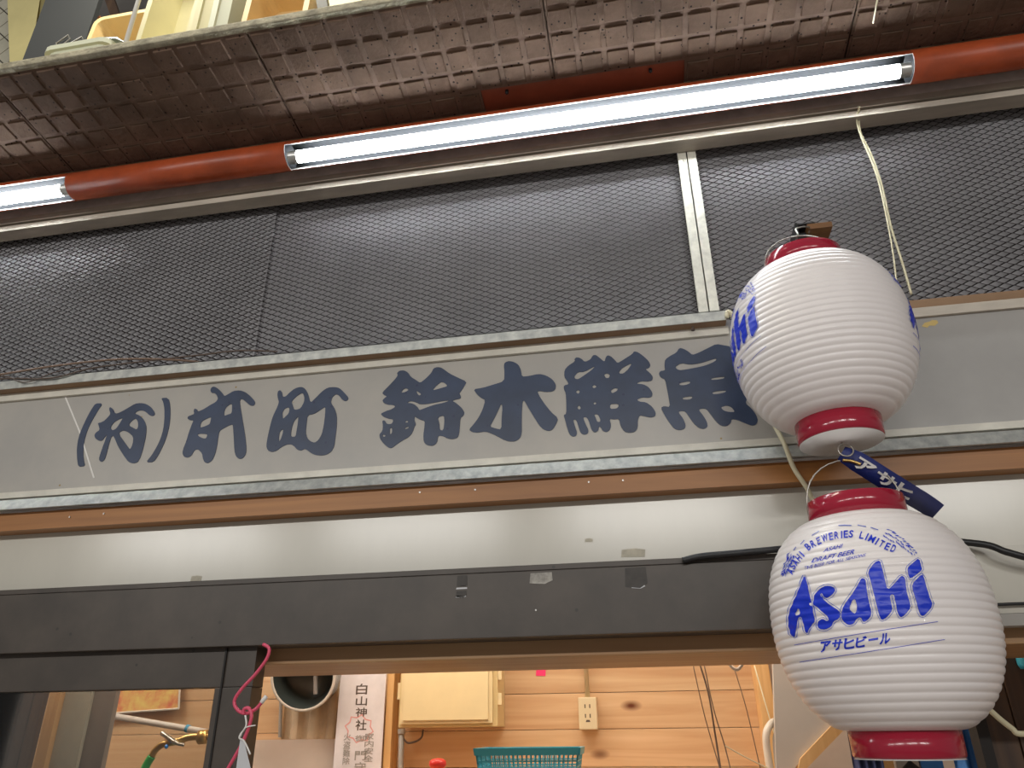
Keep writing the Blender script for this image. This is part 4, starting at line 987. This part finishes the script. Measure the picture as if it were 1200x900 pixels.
# things under and beyond the lower lantern
def cloth(px0, px1, py0, py1, Y, m, name, label, cat, folds=4):
    a, b = at(px0, py0, Y), at(px1, py0, Y); z0_ = at(px0, py1, Y).z; mb = MB(); N = 24
    for i in range(N+1):
        x = a.x+(b.x-a.x)*i/N
        for j in range(7):
            z = a.z+(z0_-a.z)*j/6
            mb.v.append(Vector((x, Y+0.012*math.sin(i/N*2*PI*folds+j*0.25)*(0.4+0.6*j/6), z)))
    n = len(mb.v)
    for i in range(N):
        for j in range(6):
            q = i*7+j; mb.f.append([q, q+7, q+8, q+1]); mb.mi.append(0)
    mb.v += [v+Vector((0, 0.003, 0)) for v in mb.v[:n]]
    for i in range(N):
        for j in range(6):
            q = n+i*7+j; mb.f.append([q, q+1, q+8, q+7]); mb.mi.append(0)
    return tag(mb.build(name, m, smooth=True, fix=False), label, cat)
rail = tag(MB().tube([at(940, 800, 1.72)+Vector((0, 0.01, 0)), at(1260, 790, 1.72)+Vector((0, 0.01, 0))], 0.008, 10).build('hanging_rail', 'steel', smooth=True), 'steel hanging rail behind the lower lantern holding cloths', 'rail')
cloth(984, 1019, 806, 960, 1.72, 'navycloth', 'hanging_cloth', 'dark navy cloth hanging beside the slanting wooden edge', 'cloth')
cloth(1098, 1150, 800, 960, 1.72, 'bluesheet', 'hanging_cloth', 'bright blue cloth hanging beside the dark boards', 'cloth', 3)
tag(box((at(1019, 880, 1.9).x, 1.89, 0), (at(1043, 880, 1.9).x, 1.93, 2.41)).build('pale_post', 'pinelight', bevel=0.002), 'pale wooden post behind the lower lantern base', 'post')
tag(box((at(1046, 880, 1.95).x, 1.94, 0), (at(1072, 880, 1.95).x, 1.96, 2.41)).build('grey_board', 'conduit'), 'grey board between the pale post and blue board behind the lantern', 'board')
tag(box((at(1074, 880, 1.95).x, 1.94, 0), (at(1100, 880, 1.95).x, 1.96, 2.41)).build('blue_panel', 'bluesheet'), 'flat blue board standing behind the lower lantern base', 'board')
tag(box((at(1146, 880, 1.60).x, 1.58, 0), (at(1160, 880, 1.60).x, 1.62, 1.70)).build('black_post', 'dark'), 'black post between the blue cloth and dark boards', 'post')
dw = thing('dark_cabinet', (at(1230, 880, 1.62).x, 1.65, 0), 'dark brown boarded cabinet beside the lower lantern', 'cabinet')
xx = at(1161, 880, 1.60).x
for i in range(8):
    box((xx+i*0.052+0.0015, 1.60+random.uniform(0, .004), 0.0), (xx+(i+1)*0.052, 1.63, 2.35)).build('board', 'darkwood', dw, bevel=0.0015)
q = at(1196, 770, 1.585)
tag(MB().lathe([(0.010, q.z-0.02), (0.013, q.z-0.012), (0.013, q.z+0.02), (0.006, q.z+0.03)], q.x+0.006, 1.5875, 16).build('turquoise_clip', 'basket', smooth=True), 'small turquoise clip fixed on the dark cabinet', 'clip')

# things seen through the door glass
ssc = thing('slat_screen', (at(0, 860, 1.66).x, 1.66, 0), 'screen of dark upright wooden slats behind the door glass', 'screen')
for i in range(6):
    x0 = at(-34+i*13.5, 860, 1.66).x
    box((x0, 1.65, 0), (x0+0.026, 1.66+random.uniform(0.004, .012), 1.74)).build('slat', 'darkwood', ssc, bevel=0.001)
tag(box((at(51, 860, 1.63).x, 1.62, 0), (at(64, 860, 1.63).x, 1.65, 2.40)).build('wooden_stud', 'pinelight', bevel=0.001), 'light wooden stud behind the door glass beside dark slats', 'stud')
tag(box((at(66, 860, 1.64).x, 1.635, 0), (at(99, 860, 1.64).x, 1.645, 2.40)).build('frosted_panel', 'frost', bevel=0.001), 'pale frosted panel behind the door glass', 'panel')
tag(box((at(100, 860, 1.65).x, 1.645, 0), (at(128, 860, 1.65).x, 1.66, 2.40)).build('grey_board', 'greyboard', bevel=0.001), 'dark grey board behind the door glass next to the frosted panel', 'board')
po = thing('wall_poster', at(175, 831, 2.08), 'red and yellow patterned poster in a thin frame behind the door glass', 'poster')
pslab([(125, 780), (212, 775), (209, 830), (123, 836)], 2.080, 0.004).build('picture', 'poster', po)
for a, b in (((122, 836.5), (209.5, 830.5)), ((212, 775), (209.5, 830.5))): MB().tube([at(*a, 2.078), at(*b, 2.078)], 0.0028, 6).build('frame_strip', 'bracket', po)
pv = thing('water_pipe', at(190, 850, 1.85), 'white plastic water pipe behind the door glass', 'pipe')
MB().tube([at(120, 837, 1.85), at(260, 861, 1.85)], 0.0075, 12).build('pipe', 'pvc', pv, smooth=True)
MB().tube([at(218.5, 853.5, 1.85), at(221.5, 854.3, 1.85)], 0.0092, 12).build('blue_clip', 'bluering', pv)
fc = thing('water_tap', at(205, 880, 1.80), 'brass and chrome water tap behind the door glass', 'tap')
MB().tube(pxc([(250, 864, 1.80), (238, 863, 1.80), (222, 864, 1.80), (207, 869, 1.80), (192, 872, 1.80), (183, 878, 1.80), (178, 886, 1.80)], 6), 0.008, 12).build('spout', 'brass', fc, smooth=True)
MB().tube(pxc([(190, 859, 1.795), (198, 865, 1.79), (207, 871, 1.79), (216, 873, 1.795)], 6), [0.006]*12+[0.004]*7, 10).build('lever', 'duct', fc, smooth=True)
MB().tube([at(234, 864, 1.80), at(243, 863, 1.80)], 0.016, 18).build('flange', 'brass', fc, smooth=True)
q = at(195, 875, 1.788); MB().lathe([(0.001, q.z-0.005), (0.0045, q.z-0.002), (0.0045, q.z+0.002), (0.001, q.z+0.005)], q.x, q.y, 12).build('blue_dot', 'bluebulb', fc, smooth=True)
tag(MB().tube(pxc([(178, 886.5, 1.80), (172, 896, 1.80), (168, 908, 1.80), (166, 940, 1.80)], 6), 0.0095, 12).build('garden_hose', 'hose', smooth=True), 'green hose pushed on the brass water tap', 'hose')

# ------------------------------------------------------------------ storage on the deck above the soffit
struct(box((X0-0.3, 1.60, zl-0.02), (X1+0.4, 1.64, zl+2.4)).build('wall_upper', mat('store_wall', (0.14, 0.13, 0.12), 0.8, var=0.3, vscale=4)), 'dark back wall of the upper storage')
def stand(p, Y, th):                             # upright piece traced by its visible corners and carried down to the deck
    A, B, T1, T0 = [at(x, y, Y) for x, y in p]
    def down(a, t): k_ = (a.z-DECK)/(t.z-a.z); return a+(a-t)*k_
    return MB().slab([down(A, T0), down(B, T1), T1, T0], (0, th, 0))
def tray(Mt, w_, d_, h_, m, label, group='stored fish trays', name='fish_tray'):
    mb = MB(); t = 0.005; tp_ = 0.010; r_ = 0.022
    def loop(hw, hd, z, rr):
        pts = []
        for cx_, cy_, a0 in ((hw-rr, hd-rr, 0), (-hw+rr, hd-rr, PI/2), (-hw+rr, -hd+rr, PI), (hw-rr, -hd+rr, 3*PI/2)):
            for k in range(5): a = a0+PI/2*k/4; pts.append((cx_+rr*math.cos(a), cy_+rr*math.sin(a), z))
        return pts
    W, D = w_/2, d_/2
    seq = [loop(W-tp_, D-tp_, 0, r_), loop(W, D, h_-0.012, r_), loop(W+0.006, D+0.006, h_-0.012, r_), loop(W+0.006, D+0.006, h_, r_), loop(W-t, D-t, h_, r_-t*.5), loop(W-t-tp_, D-t-tp_, t, r_-t*.5)]
    for s_ in seq: mb.v += [Mt @ Vector(p) for p in s_]
    n = 20
    for i in range(len(seq)-1):
        for k in range(n): mb.f.append([i*n+k, i*n+(k+1) % n, (i+1)*n+(k+1) % n, (i+1)*n+k]); mb.mi.append(0)
    mb.f.append(list(range(n))[::-1]); mb.f.append([5*n+k for k in range(n)]); mb.mi += [0, 0]
    mb.f = [f for f in mb.f]
    return tag(mb.build(name, m, smooth=False, fix=True), label, 'tray', group)
Rx = lambda d: Matrix.Rotation(math.radians(d), 4, 'X'); Rz = lambda d: Matrix.Rotation(math.radians(d), 4, 'Z'); Ry = lambda d: Matrix.Rotation(math.radians(d), 4, 'Y')
def place(px, py, Y, dz=0.0):                     # point standing on the deck under a pixel column
    p = at(px, py, Y); return Matrix.Translation((p.x, Y, DECK+dz))
def tray_up(px0, px1, pyt, Y, dep, m, label, tilt=86, rz=0.0):      # tray standing on its side, opening to the front
    x0_, x1_ = at(px0, 40, Y).x, at(px1, 40, Y).x; d_ = at((px0+px1)/2, pyt, Y).z-DECK
    ln = math.radians(90-tilt)
    Mt = Matrix.Translation(((x0_+x1_)/2, Y+dep, DECK+(d_/2+0.007)*math.cos(ln)-0.0+dep*math.sin(ln)*0+0.004)) @ Rz(rz) @ Rx(tilt)
    return tray(Mt, x1_-x0_-0.012, d_-0.004, dep, m, label)
tray_up(101, 240, 12, 1.02, 0.085, 'traycream', 'cream fish tray standing on edge behind the thin white rod', 87)
tray_up(162, 224, -60, 0.895, 0.070, 'traypale', 'tall pale yellow fish tray standing upright beside the white rod', 89)
for k, (pa_, pb_, m_, lab_) in enumerate(((236, 251, 'traypale', 'narrow pale fish tray seen edge-on beside the tall pale one'), (255, 270, 'traywhite', 'narrow whitish fish tray seen edge-on next to the amber tray'))):
    x0_, x1_ = at(pa_, 40, 0.92).x, at(pb_, 40, 0.92).x; d_ = 0.36-0.03*k
    tray(Matrix.Translation((x1_, 0.945, DECK+d_/2+0.008)) @ Rz(-90) @ Rx(90), 0.10, d_, x1_-x0_, m_, lab_)
tray_up(279, 352, -25, 0.915, 0.075, 'trayorange', 'amber fish tray standing on edge beside the edge-on trays', 87, 4)
tray(place(102, 64, 0.888, 0.0008), 0.140, 0.055, 0.047, 'traywhite', 'low whitish tray lying at the ledge with a plastic bag')
# crumpled bag on the low tray
q = at(118, 60, 0.88); mb = MB(); rb = random.Random(5)
for i in range(9):
    for j in range(7):
        a = PI*j/6; u = i/8
        rr = 0.011*math.sin(PI*u)**0.5+0.002; mb.v.append(Vector((q.x-0.045+0.10*u, 0.880+rr*math.cos(a)*1.6+rb.uniform(-.002, .002), DECK+0.0485+max(0, rr*math.sin(a)*1.3+rb.uniform(-.002, .002)))))
for i in range(8):
    for j in range(6):
        k = i*7+j; mb.f.append([k, k+7, k+8, k+1]); mb.mi.append(0)
tag(mb.build('plastic_bag', 'bag', smooth=True, fix=False), 'crumpled clear plastic bag on the low whitish tray', 'bag')
tag(MB().tube([Vector((at(146, 55, 0.848).x, 0.848, DECK)), Vector((at(146, 55, 0.848).x-0.002, 0.848, DECK+0.6))], 0.0042, 10).build('white_rod', 'rod', smooth=True), 'thin white rod rising from the ledge', 'rod')
# grey tub with metal handles
tb = thing('grey_tub', (at(68, 40, 1.12).x, 1.12, DECK), 'dark grey tub with metal handles behind the low tray', 'tub')
a_ = at(34, 50, 1.08).x; b_ = at(99, 50, 1.08).x
MB().slab([(a_, 1.08, DECK), (b_, 1.08, DECK), (b_, 1.08, DECK+0.62), (a_, 1.08, DECK+0.72)], (0, 0.012, 0)).slab([(a_, 1.092, DECK), (a_, 1.25, DECK), (a_, 1.25, DECK+0.56), (a_, 1.092, DECK+0.56)], (0.012, 0, 0)).build('body', 'tubgrey', tb)
for px0, px1, py0, py1 in ((66, 80, 51, 41), (79, 96, 53, 43)):
    A = at(px0, py0, 1.074); B = at(px1, py1, 1.074); n_ = Vector((0.006, 0, -0.010))
    MB().tube([A, B, B+n_*1.6, A+n_*1.9], 0.0022, 8, closed=True).build('handle', 'duct', tb)
# yellow board and tiled board at the far end
tag(stand([(12, 96), (31, 96), (50, -20), (8, -20)], 1.30, 0.02).build('yellow_board', 'yellowwall'), 'upright yellow board between the grey tub and grey tiles', 'board')
tw = thing('tiled_board', (at(-10, 60, 1.33).x, 1.34, DECK), 'board of grey diagonal tiles beside the yellow board', 'tiled board')
xr = at(22, 60, 1.345).x
box((xr-0.5, 1.345, DECK), (xr, 1.36, DECK+1.15)).build('backing', 'tilejoint', tw)
tl = 0.062
for i in range(-7, 22):
    for j in range(-4, 22):
        cx_ = xr-0.20+(i-j)*tl*0.707; cz_ = DECK+0.2+(i+j)*tl*0.707*1.0-0.25
        if xr-0.26 < cx_ < xr-0.008 and DECK+0.40 < cz_ < DECK+1.10:
            hb_ = tl/2-0.002; Mt = Matrix.Translation((cx_, 1.342, cz_)) @ Ry(45)
            MB().obox(Mt, (-hb_, -0.003, -hb_), (hb_, 0.0028, hb_)).build('tile', 'tile', tw)
# orange card box with a white label, dark planks, posts at the right
oc = thing('orange_carton', (at(111, 8, 1.13).x, 1.14, DECK), 'tall orange carton with a white label behind the cream tray', 'carton')
box((at(101, 8, 1.13).x, 1.13, DECK), (at(121, 8, 1.13).x, 1.17, DECK+0.53)).build('carton', 'orangebox', oc, bevel=0.002)
pslab([(103, 9), (111, 3), (117, 9), (111, 16), (105, 13)], 1.1285, 0.001).build('label_sheet', 'labelwhite', oc)
pslab([(106, 7), (113, 9), (110, 12), (105, 10)], 1.1275, 0.0008).build('label_mark', 'ink', oc)
for k, (pxa, pxb, Y) in enumerate(((73, 80, 1.40), (82, 89, 1.40), (91, 98, 1.40), (122, 133, 1.35))):
    tag(stand([(pxa+22, 60), (pxb+22, 60), (pxb-8, -25), (pxa-8, -25)], Y, 0.012).build('dark_plank', 'darkwood'), ('dark plank leaning closest to the grey tub in the upper storage', 'dark plank leaning second from the grey tub in the upper storage', 'dark plank leaning just before the orange carton', 'dark plank leaning beyond the orange carton')[k], 'plank', 'planks behind the stored trays')
tag(stand([(369, 30), (388, 30), (378, -25), (357, -25)], 1.0, 0.02).build('dark_strut', 'tubgrey'), 'dark slanting strut beside the amber tray', 'strut')
tag(stand([(388, 40), (424, 40), (424, -25), (380, -25)], 1.08, 0.05).build('storage_box', 'traypale', bevel=0.003), 'pale box beside the dark slanting strut', 'box')
tag(stand([(426, 40), (462, 40), (462, -25), (424, -25)], 1.06, 0.05).build('storage_box', 'trayorange', bevel=0.003), 'amber box at the end of the upper storage row', 'box')
tag(stand([(464, 40), (478, 40), (474, -25), (460, -25)], 1.04, 0.02).build('dark_strut', 'tubgrey'), 'dark strut past the amber box', 'strut')
tag(stand([(480, 40), (640, 40), (640, -40), (478, -40)], 1.10, 0.05).build('storage_box', 'traycream', bevel=0.003), 'wide cream box past the last dark strut', 'box')
for o in list(bpy.data.objects):
    if '_o' in o: del o['_o']
